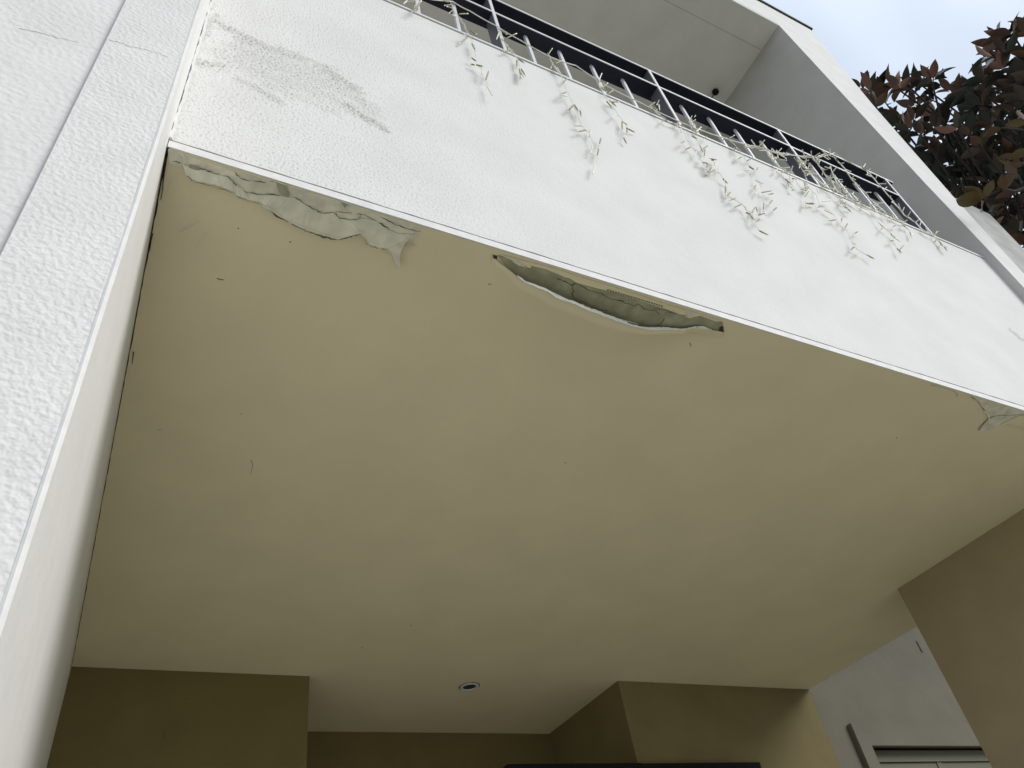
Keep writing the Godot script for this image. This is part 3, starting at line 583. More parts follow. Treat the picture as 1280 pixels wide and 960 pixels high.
func strand_at(lights: Node3D, wire: Array, bulbs: Array, extra: int, seed_: int, thick := 0.0007) -> void:
	rng.seed = seed_
	var st := mb()
	var smooth := []
	for i in wire.size() - 1:
		for k in 3:
			smooth.append(wire[i].lerp(wire[i + 1], k / 3.0) + Vector3(rng.randf_range(-0.0015, 0.0015), rng.randf_range(-0.0015, 0.0015), rng.randf_range(-0.002, 0.002)))
	smooth.append(wire[-1])
	tube(st, smooth, thick, thick, 5)
	var twin := []
	for p in smooth: twin.append(p + Vector3(rng.randf_range(-0.0025, 0.0025), rng.randf_range(-0.002, 0.002), 0.0025))
	tube(st, twin, thick, thick, 4)
	var s := obj("strand", st, M.wire, lights)
	for i in range(0, bulbs.size() - 1, 2):
		var a: Vector3 = bulbs[i]; var b: Vector3 = bulbs[i + 1]
		b.z += rng.randf_range(-0.006, 0.012)
		var r := rng.randf()
		bulb(s, a, b, M.sleeve if r < 0.66 else (M.sleeve_pale if r < 0.93 else (M.rust if r < 0.96 else M.dark_tip)))
	for i in extra:
		var t := (i + rng.randf()) / extra * (wire.size() - 1)
		var k := mini(int(t), wire.size() - 2)
		var p: Vector3 = wire[k].lerp(wire[k + 1], t - k)
		var dir := Vector3(rng.randf_range(-1, 1), rng.randf_range(-1, 0.9), rng.randf_range(-0.2, 0.7)).normalized()
		var r := rng.randf()
		bulb(s, p, p + dir * rng.randf_range(0.030, 0.042), M.sleeve_pale if r < 0.84 else (M.sleeve if r < 0.97 else M.rust))

func build_fairy_lights() -> void:
	make_bulb()
	var l := thing("fairy_lights", "tangled string of unlit pale fairy lights hanging from the balustrade over the balcony front", "fairy lights")
	var st := mb()
	var lead := [Vector3(0.4790, 4.2529, -0.0280), Vector3(0.5939, 4.2502, -0.0280), Vector3(0.7429, 4.3632, -0.0280), Vector3(0.8108, 4.3456, -0.0280), Vector3(0.9105, 4.3151, -0.0280), Vector3(1.0037, 4.2769, -0.0280), Vector3(1.1327, 4.2416, -0.0280), Vector3(1.2441, 4.2683, -0.0280), Vector3(1.3711, 4.1984, -0.0280), Vector3(1.5142, 4.1775, -0.0280), Vector3(1.6823, 4.1574, -0.0280), Vector3(1.8283, 4.1679, -0.0280), Vector3(1.9443, 4.1935, -0.0280), Vector3(2.0780, 4.2282, -0.0280), Vector3(2.2254, 4.2689, -0.0280), Vector3(2.4754, 4.3766, -0.0280), Vector3(2.6200, 4.4511, -0.0280), Vector3(2.8575, 4.6412, -0.0280), Vector3(2.9528, 4.6012, -0.0280), Vector3(3.0968, 4.5888, -0.0280)]
	var sag := []
	for i in lead.size() - 1:
		for k in 4: sag.append(lead[i].lerp(lead[i + 1], k / 4.0) + Vector3(0, -0.006 * sin(PI * k / 4.0), 0))
	sag.append(lead[-1])
	tube(st, sag, 0.0022, 0.0022, 6); obj("lead_wire", st, M.wire, l)
	strand_at(l, [Vector3(0.5922, 4.2202, -0.0240), Vector3(0.5848, 4.1664, -0.0240), Vector3(0.5576, 4.0076, 0.0160), Vector3(0.5578, 3.9824, 0.0160)], [Vector3(0.5561, 4.1686, -0.0240), Vector3(0.5394, 4.1197, -0.0240), Vector3(0.5634, 4.0135, 0.0160), Vector3(0.5801, 4.0696, 0.0160), Vector3(0.5531, 3.9946, 0.0160), Vector3(0.5389, 3.9388, 0.0160), Vector3(0.5607, 4.0279, 0.0160), Vector3(0.5662, 3.9892, 0.0160), Vector3(0.5859, 4.1950, -0.0240), Vector3(0.5836, 4.1470, -0.0240)], 2, 100)
	strand_at(l, [Vector3(0.7296, 4.3542, -0.0240), Vector3(0.7339, 4.2717, -0.0240), Vector3(0.7529, 4.2159, -0.0240), Vector3(0.7347, 4.0280, 0.0160), Vector3(0.7466, 3.9642, 0.0160), Vector3(0.7508, 3.9037, 0.0160), Vector3(0.7475, 3.8463, 0.0160), Vector3(0.7432, 3.7826, 0.0160), Vector3(0.7574, 3.7505, 0.0160), Vector3(0.7491, 3.6868, 0.0160), Vector3(0.7566, 3.6753, 0.0160), Vector3(0.7609, 3.6546, 0.0160), Vector3(0.7627, 3.6288, 0.0160)], [Vector3(0.7227, 4.3275, -0.0240), Vector3(0.6914, 4.3047, -0.0240), Vector3(0.7294, 4.3101, -0.0240), Vector3(0.7022, 4.2870, -0.0240), Vector3(0.7309, 4.2828, -0.0240), Vector3(0.7029, 4.2497, -0.0240), Vector3(0.7528, 4.2529, -0.0240), Vector3(0.7924, 4.2875, -0.0240), Vector3(0.7402, 4.2127, -0.0240), Vector3(0.7180, 4.1954, -0.0240), Vector3(0.7238, 4.3383, -0.0240), Vector3(0.7087, 4.3570, -0.0240), Vector3(0.7339, 4.2717, -0.0240), Vector3(0.7125, 4.2221, -0.0240), Vector3(0.7501, 4.0255, 0.0160), Vector3(0.7770, 4.0212, 0.0160), Vector3(0.7343, 3.9570, 0.0160), Vector3(0.7004, 3.8902, 0.0160), Vector3(0.7305, 3.9576, 0.0160), Vector3(0.7132, 3.9321, 0.0160), Vector3(0.7455, 3.9228, 0.0160), Vector3(0.7485, 3.8549, 0.0160), Vector3(0.7448, 3.7950, 0.0160), Vector3(0.7268, 3.7984, 0.0160), Vector3(0.7371, 3.7627, 0.0160), Vector3(0.7221, 3.7590, 0.0160), Vector3(0.7412, 3.7661, 0.0160), Vector3(0.7590, 3.7481, 0.0160), Vector3(0.7595, 3.7521, 0.0160), Vector3(0.7476, 3.6891, 0.0160), Vector3(0.7631, 3.6840, 0.0160), Vector3(0.7859, 3.7701, 0.0160), Vector3(0.7628, 3.6425, 0.0160), Vector3(0.7652, 3.5711, 0.0160)], 0, 101)
	strand_at(l, [Vector3(0.9124, 4.2859, -0.0240), Vector3(0.9179, 4.2217, -0.0240), Vector3(0.8842, 4.0341, 0.0160), Vector3(0.8954, 4.0151, 0.0160), Vector3(0.9102, 3.9899, 0.0160), Vector3(0.9139, 3.9279, 0.0160), Vector3(0.9139, 3.8739, 0.0160), Vector3(0.9051, 3.7972, 0.0160)], [Vector3(0.9115, 4.2796, -0.0240), Vector3(0.9525, 4.2802, -0.0240), Vector3(0.9386, 4.2249, -0.0240), Vector3(0.9838, 4.2822, -0.0240), Vector3(0.9118, 4.2477, -0.0240), Vector3(0.8913, 4.1765, -0.0240), Vector3(0.9142, 4.1974, -0.0240), Vector3(0.9244, 4.1351, -0.0240), Vector3(0.8936, 4.0040, 0.0160), Vector3(0.8587, 3.9593, 0.0160), Vector3(0.8908, 4.0158, 0.0160), Vector3(0.9056, 3.9907, 0.0160), Vector3(0.9194, 3.9603, 0.0160), Vector3(0.9348, 3.9272, 0.0160), Vector3(0.9103, 3.8798, 0.0160), Vector3(0.8982, 3.7832, 0.0160), Vector3(0.9183, 3.8864, 0.0160), Vector3(0.9166, 3.8063, 0.0160), Vector3(0.9112, 3.8717, 0.0160), Vector3(0.9077, 3.7865, 0.0160), Vector3(0.9121, 3.9448, 0.0160), Vector3(0.9040, 3.8836, 0.0160), Vector3(0.9192, 3.8782, 0.0160), Vector3(0.8973, 3.7910, 0.0160)], 0, 102)
	strand_at(l, [Vector3(1.1152, 4.2505, -0.0240), Vector3(1.1165, 4.1793, -0.0240), Vector3(1.0757, 4.0158, 0.0160), Vector3(1.0877, 3.9786, 0.0160), Vector3(1.0880, 3.9238, 0.0160), Vector3(1.0860, 3.8599, 0.0160), Vector3(1.0901, 3.7891, 0.0160), Vector3(1.0942, 3.7259, 0.0160), Vector3(1.0885, 3.6705, 0.0160), Vector3(1.0884, 3.6391, 0.0160), Vector3(1.0926, 3.6112, 0.0160), Vector3(1.1092, 3.6039, 0.0160), Vector3(1.1096, 3.5621, 0.0160), Vector3(1.1126, 3.5171, 0.0160), Vector3(1.1238, 3.5183, 0.0160)], [Vector3(1.1185, 4.2533, -0.0240), Vector3(1.1713, 4.3754, -0.0240), Vector3(1.1332, 4.1831, -0.0240), Vector3(1.1749, 4.2387, -0.0240), Vector3(1.1229, 4.1847, -0.0240), Vector3(1.1032, 4.1281, -0.0240), Vector3(1.0745, 4.0339, 0.0160), Vector3(1.0830, 4.0028, 0.0160), Vector3(1.0843, 4.0324, 0.0160), Vector3(1.0938, 3.9834, 0.0160), Vector3(1.0851, 3.9214, 0.0160), Vector3(1.1415, 4.0266, 0.0160), Vector3(1.0819, 3.8524, 0.0160), Vector3(1.0290, 3.7742, 0.0160), Vector3(1.0795, 3.8203, 0.0160), Vector3(1.0370, 3.7784, 0.0160), Vector3(1.0890, 3.7682, 0.0160), Vector3(1.0333, 3.6610, 0.0160), Vector3(1.0955, 3.7796, 0.0160), Vector3(1.0925, 3.7091, 0.0160), Vector3(1.0899, 3.7622, 0.0160), Vector3(1.0564, 3.7080, 0.0160), Vector3(1.1118, 3.7515, 0.0160), Vector3(1.0930, 3.6736, 0.0160), Vector3(1.0985, 3.6410, 0.0160), Vector3(1.0636, 3.6248, 0.0160), Vector3(1.1014, 3.6171, 0.0160), Vector3(1.0564, 3.5725, 0.0160), Vector3(1.1257, 3.6395, 0.0160), Vector3(1.1081, 3.5851, 0.0160), Vector3(1.1535, 3.6026, 0.0160), Vector3(1.1194, 3.5156, 0.0160), Vector3(1.1060, 3.5339, 0.0160), Vector3(1.0733, 3.4472, 0.0160), Vector3(1.1220, 3.5172, 0.0160), Vector3(1.0814, 3.4082, 0.0160), Vector3(1.0814, 3.4082, 0.0160), Vector3(1.0493, 3.3259, 0.0160)], 0, 103)
	strand_at(l, [Vector3(1.3140, 4.1980, -0.0240), Vector3(1.3207, 4.1550, -0.0240), Vector3(1.2658, 3.9765, 0.0160), Vector3(1.2774, 3.9268, 0.0160), Vector3(1.2838, 3.8606, 0.0160), Vector3(1.2950, 3.8134, 0.0160), Vector3(1.3008, 3.7637, 0.0160)], [Vector3(1.3312, 4.2116, -0.0240), Vector3(1.3643, 4.2913, -0.0240), Vector3(1.3207, 4.1550, -0.0240), Vector3(1.3118, 4.1962, -0.0240), Vector3(1.2703, 4.0247, 0.0160), Vector3(1.3104, 4.0865, 0.0160), Vector3(1.2872, 3.9926, 0.0160), Vector3(1.3175, 4.0336, 0.0160), Vector3(1.2774, 3.9268, 0.0160), Vector3(1.3197, 3.9505, 0.0160), Vector3(1.2772, 3.9410, 0.0160), Vector3(1.3091, 3.9254, 0.0160), Vector3(1.2610, 3.9219, 0.0160), Vector3(1.2716, 3.8700, 0.0160), Vector3(1.2840, 3.8468, 0.0160), Vector3(1.2174, 3.7504, 0.0160), Vector3(1.2900, 3.7964, 0.0160), Vector3(1.2633, 3.6970, 0.0160), Vector3(1.2957, 3.7602, 0.0160), Vector3(1.3418, 3.7712, 0.0160), Vector3(1.2983, 3.7554, 0.0160), Vector3(1.2701, 3.6849, 0.0160), Vector3(1.2894, 3.8027, 0.0160), Vector3(1.3017, 3.7749, 0.0160), Vector3(1.2608, 3.6751, 0.0160), Vector3(1.2688, 3.6489, 0.0160), Vector3(1.3207, 4.1550, -0.0240), Vector3(1.3331, 4.1015, -0.0240), Vector3(1.3200, 4.1866, -0.0240), Vector3(1.3046, 4.1110, -0.0240)], 0, 104)
	strand_at(l, [Vector3(1.5538, 4.1734, -0.0240), Vector3(1.4992, 4.0286, 0.0160), Vector3(1.5210, 3.9983, 0.0160), Vector3(1.5348, 3.9917, 0.0160), Vector3(1.5610, 3.9743, 0.0160), Vector3(1.5980, 3.9867, 0.0160), Vector3(1.6086, 3.9492, 0.0160), Vector3(1.5975, 3.8552, 0.0160), Vector3(1.6056, 3.8243, 0.0160), Vector3(1.6092, 3.8028, 0.0160), Vector3(1.6059, 3.7541, 0.0160), Vector3(1.6159, 3.7202, 0.0160), Vector3(1.6105, 3.6778, 0.0160), Vector3(1.6332, 3.6831, 0.0160), Vector3(1.6734, 3.6984, 0.0160), Vector3(1.6810, 3.6631, 0.0160), Vector3(1.6606, 3.5899, 0.0160), Vector3(1.6494, 3.5391, 0.0160), Vector3(1.6899, 3.5310, 0.0160), Vector3(1.7087, 3.5115, 0.0160), Vector3(1.7113, 3.4697, 0.0160), Vector3(1.6961, 3.4199, 0.0160), Vector3(1.6974, 3.3999, 0.0160), Vector3(1.7093, 3.3851, 0.0160), Vector3(1.7394, 3.3689, 0.0160)], [Vector3(1.5593, 4.1774, -0.0240), Vector3(1.6338, 4.2785, -0.0240), Vector3(1.6397, 4.2828, -0.0240), Vector3(1.5894, 4.1852, -0.0240), Vector3(1.6204, 4.2324, -0.0240), Vector3(1.5931, 4.1461, -0.0240), Vector3(1.5563, 4.1682, -0.0240), Vector3(1.5928, 4.1702, -0.0240), Vector3(1.4916, 4.0297, 0.0160), Vector3(1.5243, 4.0136, 0.0160), Vector3(1.5334, 3.9875, 0.0160), Vector3(1.4685, 3.8752, 0.0160), Vector3(1.5398, 3.9887, 0.0160), Vector3(1.5471, 3.9693, 0.0160), Vector3(1.5610, 3.9743, 0.0160), Vector3(1.5984, 3.9935, 0.0160), Vector3(1.6107, 4.0214, 0.0160), Vector3(1.5837, 3.9610, 0.0160), Vector3(1.6144, 3.9979, 0.0160), Vector3(1.6138, 3.9685, 0.0160), Vector3(1.6018, 3.9636, 0.0160), Vector3(1.5806, 3.9086, 0.0160), Vector3(1.5804, 3.8576, 0.0160), Vector3(1.5303, 3.7933, 0.0160), Vector3(1.5976, 3.8294, 0.0160), Vector3(1.5543, 3.7879, 0.0160), Vector3(1.6170, 3.8106, 0.0160), Vector3(1.5699, 3.7340, 0.0160), Vector3(1.6287, 3.7767, 0.0160), Vector3(1.5801, 3.7006, 0.0160), Vector3(1.6449, 3.7432, 0.0160), Vector3(1.5900, 3.6587, 0.0160), Vector3(1.6428, 3.7476, 0.0160), Vector3(1.6013, 3.7228, 0.0160), Vector3(1.6483, 3.7224, 0.0160), Vector3(1.6061, 3.6642, 0.0160), Vector3(1.6631, 3.7197, 0.0160), Vector3(1.6097, 3.6663, 0.0160), Vector3(1.6968, 3.8005, 0.0160), Vector3(1.6672, 3.7393, 0.0160), Vector3(1.7094, 3.8111, 0.0160), Vector3(1.6559, 3.7798, 0.0160), Vector3(1.6415, 3.7444, 0.0160), Vector3(1.5911, 3.6570, 0.0160), Vector3(1.6522, 3.7263, 0.0160), Vector3(1.6018, 3.6633, 0.0160), Vector3(1.6615, 3.7172, 0.0160), Vector3(1.6134, 3.6755, 0.0160), Vector3(1.7095, 3.7767, 0.0160), Vector3(1.6718, 3.7038, 0.0160), Vector3(1.6933, 3.8005, 0.0160), Vector3(1.6680, 3.7397, 0.0160), Vector3(1.6778, 3.7911, 0.0160), Vector3(1.7011, 3.8052, 0.0160), Vector3(1.6780, 3.6692, 0.0160), Vector3(1.6988, 3.6558, 0.0160), Vector3(1.6678, 3.6168, 0.0160), Vector3(1.6413, 3.5517, 0.0160), Vector3(1.6774, 3.5878, 0.0160), Vector3(1.6151, 3.5062, 0.0160), Vector3(1.6848, 3.5542, 0.0160), Vector3(1.6235, 3.4983, 0.0160), Vector3(1.6956, 3.5230, 0.0160), Vector3(1.6317, 3.4704, 0.0160), Vector3(1.7094, 3.5192, 0.0160), Vector3(1.7062, 3.4943, 0.0160), Vector3(1.6934, 3.4749, 0.0160), Vector3(1.7118, 3.4685, 0.0160), Vector3(1.7642, 3.5402, 0.0160), Vector3(1.7162, 3.4707, 0.0160), Vector3(1.7741, 3.5490, 0.0160), Vector3(1.7431, 3.4843, 0.0160), Vector3(1.7127, 3.4668, 0.0160), Vector3(1.6954, 3.4161, 0.0160), Vector3(1.7540, 3.4696, 0.0160), Vector3(1.6980, 3.4091, 0.0160), Vector3(1.7072, 3.3807, 0.0160), Vector3(1.7400, 3.3678, 0.0160)], 0, 105)
	strand_at(l, [Vector3(1.8008, 4.2642, -0.0240), Vector3(1.7600, 4.1932, -0.0240), Vector3(1.6727, 4.0310, 0.0160), Vector3(1.6695, 3.9897, 0.0160), Vector3(1.6579, 3.9438, 0.0160), Vector3(1.6586, 3.9192, 0.0160), Vector3(1.6556, 3.8801, 0.0160), Vector3(1.6580, 3.8452, 0.0160), Vector3(1.6646, 3.8313, 0.0160)], [Vector3(1.8107, 4.2603, -0.0240), Vector3(1.8371, 4.3022, -0.0240), Vector3(1.7894, 4.2348, -0.0240), Vector3(1.7508, 4.1785, -0.0240), Vector3(1.7770, 4.1908, -0.0240), Vector3(1.7647, 4.1395, -0.0240), Vector3(1.7492, 4.1648, -0.0240), Vector3(1.7497, 4.1295, -0.0240), Vector3(1.6796, 4.0160, 0.0160), Vector3(1.7285, 4.0410, 0.0160), Vector3(1.6887, 3.9961, 0.0160), Vector3(1.7546, 4.0845, 0.0160), Vector3(1.6706, 4.0034, 0.0160), Vector3(1.6694, 3.9819, 0.0160), Vector3(1.7382, 3.9977, 0.0160), Vector3(1.6681, 3.8930, 0.0160), Vector3(1.6430, 3.9372, 0.0160), Vector3(1.6646, 3.9218, 0.0160), Vector3(1.6699, 3.8648, 0.0160), Vector3(1.7538, 3.9629, 0.0160), Vector3(1.6765, 3.8628, 0.0160), Vector3(1.6513, 3.7981, 0.0160), Vector3(1.6600, 3.8829, 0.0160), Vector3(1.6607, 3.8396, 0.0160), Vector3(1.7715, 4.1941, -0.0240), Vector3(1.8105, 4.2422, -0.0240), Vector3(1.6899, 4.0098, 0.0160), Vector3(1.7024, 3.9987, 0.0160)], 0, 106)
	strand_at(l, [Vector3(1.9364, 4.1825, -0.0240), Vector3(1.9650, 4.1712, -0.0240), Vector3(1.8924, 4.0215, 0.0160), Vector3(1.8990, 3.9793, 0.0160), Vector3(1.9028, 3.9183, 0.0160), Vector3(1.9061, 3.8850, 0.0160), Vector3(1.9151, 3.8640, 0.0160), Vector3(1.8874, 3.7799, 0.0160), Vector3(1.8937, 3.7421, 0.0160), Vector3(1.8751, 3.6913, 0.0160), Vector3(1.8416, 3.6107, 0.0160), Vector3(1.7925, 3.5106, 0.0160), Vector3(1.8129, 3.5172, 0.0160)], [Vector3(1.9678, 4.1930, -0.0240), Vector3(2.0480, 4.2780, -0.0240), Vector3(1.8778, 4.0029, 0.0160), Vector3(1.8511, 3.9388, 0.0160), Vector3(1.8895, 3.9416, 0.0160), Vector3(1.8255, 3.8744, 0.0160), Vector3(1.8799, 3.9511, 0.0160), Vector3(1.8187, 3.8659, 0.0160), Vector3(1.8849, 3.8464, 0.0160), Vector3(1.8179, 3.7928, 0.0160), Vector3(1.9550, 3.9051, 0.0160), Vector3(1.8866, 3.8131, 0.0160), Vector3(1.8957, 3.8788, 0.0160), Vector3(1.9201, 3.8652, 0.0160), Vector3(1.9083, 3.9235, 0.0160), Vector3(1.9775, 3.9927, 0.0160), Vector3(1.8774, 3.7742, 0.0160), Vector3(1.8912, 3.7407, 0.0160), Vector3(1.8617, 3.7324, 0.0160), Vector3(1.8080, 3.6533, 0.0160), Vector3(1.8653, 3.7061, 0.0160), Vector3(1.7985, 3.6210, 0.0160), Vector3(1.8669, 3.6868, 0.0160), Vector3(1.9363, 3.7262, 0.0160), Vector3(1.9417, 3.7210, 0.0160), Vector3(1.8555, 3.6475, 0.0160), Vector3(1.8416, 3.6107, 0.0160), Vector3(1.8011, 3.5281, 0.0160), Vector3(1.9063, 3.6604, 0.0160), Vector3(1.8258, 3.5630, 0.0160), Vector3(1.9028, 3.6118, 0.0160), Vector3(1.8104, 3.5145, 0.0160), Vector3(1.7588, 3.4936, 0.0160), Vector3(1.7964, 3.5162, 0.0160), Vector3(1.9364, 4.1825, -0.0240), Vector3(1.8965, 4.1126, -0.0240), Vector3(1.8817, 4.0334, 0.0160), Vector3(1.8897, 4.0012, 0.0160), Vector3(1.8809, 3.9956, 0.0160), Vector3(1.8946, 3.9766, 0.0160)], 0, 107)
	strand_at(l, [Vector3(2.0480, 4.1746, -0.0240), Vector3(2.0708, 4.1940, -0.0240), Vector3(2.1152, 4.2292, -0.0240), Vector3(2.1510, 4.2447, -0.0240), Vector3(2.1987, 4.2543, -0.0240), Vector3(2.2503, 4.2557, -0.0240), Vector3(2.3254, 4.2866, -0.0240), Vector3(2.4302, 4.3404, -0.0240), Vector3(2.5617, 4.4210, -0.0240), Vector3(2.6094, 4.4392, -0.0240)], [], 24, 108, 0.0015)
	strand_at(l, [Vector3(2.1951, 4.2469, -0.0240), Vector3(2.1963, 4.1771, -0.0240), Vector3(2.1029, 4.0202, 0.0160), Vector3(2.1116, 3.9975, 0.0160), Vector3(2.1370, 3.9940, 0.0160), Vector3(2.1485, 3.9639, 0.0160), Vector3(2.1135, 3.8727, 0.0160)], [Vector3(2.2864, 4.2832, -0.0240), Vector3(2.3846, 4.4000, -0.0240), Vector3(2.2514, 4.2005, -0.0240), Vector3(2.3746, 4.2699, -0.0240), Vector3(2.2634, 4.2382, -0.0240), Vector3(2.1990, 4.1569, -0.0240), Vector3(2.2035, 4.1914, -0.0240), Vector3(2.2332, 4.1975, -0.0240), Vector3(2.0899, 3.9710, 0.0160), Vector3(2.0130, 3.8842, 0.0160), Vector3(2.1223, 3.9762, 0.0160), Vector3(2.0510, 3.8883, 0.0160), Vector3(2.0993, 3.9087, 0.0160), Vector3(2.0999, 3.8634, 0.0160), Vector3(2.0975, 3.8551, 0.0160), Vector3(2.1033, 3.8264, 0.0160), Vector3(2.2911, 4.3070, -0.0240), Vector3(2.2671, 4.2282, -0.0240)], 12, 109, 0.0015)
	strand_at(l, [Vector3(2.4302, 4.3404, -0.0240), Vector3(2.3940, 4.2456, -0.0240), Vector3(2.3895, 4.1824, -0.0240), Vector3(2.2408, 3.9436, 0.0160), Vector3(2.1922, 3.8810, 0.0160), Vector3(2.1218, 3.7661, 0.0160)], [Vector3(2.4137, 4.2676, -0.0240), Vector3(2.3405, 4.1569, -0.0240), Vector3(2.4284, 4.2252, -0.0240), Vector3(2.3597, 4.1582, -0.0240), Vector3(2.4259, 4.1934, -0.0240), Vector3(2.3498, 4.1134, -0.0240), Vector3(2.2399, 3.9295, 0.0160), Vector3(2.1294, 3.8123, 0.0160), Vector3(2.2355, 3.9316, 0.0160), Vector3(2.1597, 3.8615, 0.0160), Vector3(2.1297, 3.7661, 0.0160), Vector3(2.0563, 3.6615, 0.0160), Vector3(2.1259, 3.7558, 0.0160), Vector3(2.1966, 3.7903, 0.0160), Vector3(2.1473, 3.9361, 0.0160), Vector3(2.1628, 3.9269, 0.0160)], 8, 110)
	strand_at(l, [Vector3(2.5767, 4.4219, -0.0240), Vector3(2.5774, 4.3606, -0.0240), Vector3(2.5723, 4.2907, -0.0240), Vector3(2.5637, 4.2336, -0.0240), Vector3(2.5668, 4.1969, -0.0240), Vector3(2.4538, 4.0270, 0.0160), Vector3(2.4812, 3.9945, 0.0160), Vector3(2.5227, 3.9698, 0.0160), Vector3(2.5642, 3.9450, 0.0160)], [], 26, 111, 0.0015)
	strand_at(l, [Vector3(2.4399, 4.3383, -0.0240), Vector3(2.4098, 4.2476, -0.0240), Vector3(2.4497, 4.2323, -0.0240), Vector3(2.4536, 4.1710, -0.0240), Vector3(2.3638, 4.0010, 0.0160), Vector3(2.4118, 4.0039, 0.0160)], [], 20, 112, 0.0015)
	strand_at(l, [Vector3(2.6083, 4.4412, -0.0240), Vector3(2.7326, 4.5461, -0.0240), Vector3(2.8013, 4.5519, -0.0240), Vector3(2.8112, 4.4435, -0.0240), Vector3(2.7974, 4.3530, -0.0240), Vector3(2.8203, 4.2723, -0.0240), Vector3(2.8262, 4.1850, -0.0240), Vector3(2.7389, 3.9991, 0.0160), Vector3(2.7949, 3.9917, 0.0160), Vector3(2.8515, 3.9842, 0.0160)], [], 26, 113, 0.0015)
	strand_at(l, [Vector3(2.6843, 4.4105, -0.0240), Vector3(2.6122, 4.2224, -0.0240), Vector3(2.6143, 4.1600, -0.0240), Vector3(2.6824, 4.1717, -0.0240), Vector3(2.5694, 3.9825, 0.0160), Vector3(2.6441, 3.9627, 0.0160), Vector3(2.7263, 3.9809, 0.0160)], [], 20, 114, 0.0015)
	strand_at(l, [Vector3(3.0447, 4.5799, -0.0240), Vector3(3.0503, 4.4676, -0.0240), Vector3(3.0498, 4.3837, -0.0240), Vector3(3.0522, 4.2904, -0.0240), Vector3(3.0545, 4.2002, -0.0240), Vector3(3.1041, 4.1610, -0.0240), Vector3(2.9809, 3.9877, 0.0160), Vector3(3.0399, 3.9800, 0.0160), Vector3(3.0498, 3.9376, 0.0160), Vector3(3.0475, 3.8676, 0.0160)], [Vector3(3.0385, 4.6059, -0.0240), Vector3(3.0971, 4.6737, -0.0240), Vector3(3.0557, 4.5790, -0.0240), Vector3(3.1759, 4.7023, -0.0240), Vector3(3.0667, 4.5780, -0.0240), Vector3(3.0040, 4.5885, -0.0240), Vector3(3.0787, 4.5266, -0.0240), Vector3(3.1592, 4.6243, -0.0240), Vector3(3.0584, 3.9416, 0.0160), Vector3(3.0403, 3.8587, 0.0160), Vector3(3.0560, 3.9521, 0.0160), Vector3(3.0210, 3.8614, 0.0160), Vector3(3.0609, 3.9721, 0.0160), Vector3(3.0401, 3.8985, 0.0160), Vector3(3.0498, 3.9787, 0.0160), Vector3(3.0886, 4.0209, 0.0160)], 22, 115, 0.0015)
	strand_at(l, [Vector3(2.1783, 3.9898, 0.0160), Vector3(2.1582, 3.8649, 0.0160), Vector3(2.2230, 3.9117, 0.0160), Vector3(2.2495, 3.8813, 0.0160), Vector3(2.2209, 3.7790, 0.0160), Vector3(2.2585, 3.7771, 0.0160), Vector3(2.2719, 3.7416, 0.0160), Vector3(2.2516, 3.6800, 0.0160), Vector3(2.2891, 3.6575, 0.0160), Vector3(2.2634, 3.5762, 0.0160), Vector3(2.2451, 3.5343, 0.0160), Vector3(2.2707, 3.5220, 0.0160), Vector3(2.3128, 3.5029, 0.0160)], [Vector3(2.1246, 3.7627, 0.0160), Vector3(2.0592, 3.6681, 0.0160), Vector3(2.1316, 3.7559, 0.0160), Vector3(2.2001, 3.7949, 0.0160), Vector3(2.2376, 3.7930, 0.0160), Vector3(2.1777, 3.7515, 0.0160), Vector3(2.2294, 3.7643, 0.0160), Vector3(2.2676, 3.7531, 0.0160), Vector3(2.2625, 3.7161, 0.0160), Vector3(2.1989, 3.6795, 0.0160), Vector3(2.3235, 3.7590, 0.0160), Vector3(2.2657, 3.6848, 0.0160), Vector3(2.3350, 3.7279, 0.0160), Vector3(2.2674, 3.6502, 0.0160), Vector3(2.3682, 3.6901, 0.0160), Vector3(2.2659, 3.6097, 0.0160), Vector3(2.2628, 3.5779, 0.0160), Vector3(2.2477, 3.5383, 0.0160), Vector3(2.2468, 3.5369, 0.0160), Vector3(2.1628, 3.4585, 0.0160), Vector3(2.2774, 3.5297, 0.0160), Vector3(2.2037, 3.4719, 0.0160), Vector3(2.3006, 3.5164, 0.0160), Vector3(2.3205, 3.4903, 0.0160), Vector3(2.1582, 3.8649, 0.0160), Vector3(2.2403, 3.9269, 0.0160), Vector3(2.2184, 3.9035, 0.0160), Vector3(2.1345, 3.8171, 0.0160), Vector3(2.2898, 3.9485, 0.0160), Vector3(2.2558, 3.8769, 0.0160), Vector3(2.1106, 3.9109, 0.0160), Vector3(2.1000, 3.8637, 0.0160), Vector3(2.2275, 3.9199, 0.0160), Vector3(2.1801, 3.8658, 0.0160), Vector3(2.1041, 3.8353, 0.0160), Vector3(2.0824, 3.8179, 0.0160), Vector3(2.2587, 3.8365, 0.0160), Vector3(2.3247, 3.8735, 0.0160)], 0, 116)
	strand_at(l, [Vector3(2.4013, 3.9865, 0.0160), Vector3(2.4180, 3.9376, 0.0160), Vector3(2.4072, 3.8754, 0.0160), Vector3(2.4069, 3.8310, 0.0160)], [Vector3(2.4076, 3.8834, 0.0160), Vector3(2.4077, 3.8512, 0.0160), Vector3(2.4201, 3.8843, 0.0160), Vector3(2.4162, 3.8313, 0.0160), Vector3(2.4180, 3.9376, 0.0160), Vector3(2.4845, 3.9845, 0.0160), Vector3(2.4281, 3.9315, 0.0160), Vector3(2.3772, 3.8709, 0.0160)], 6, 117)
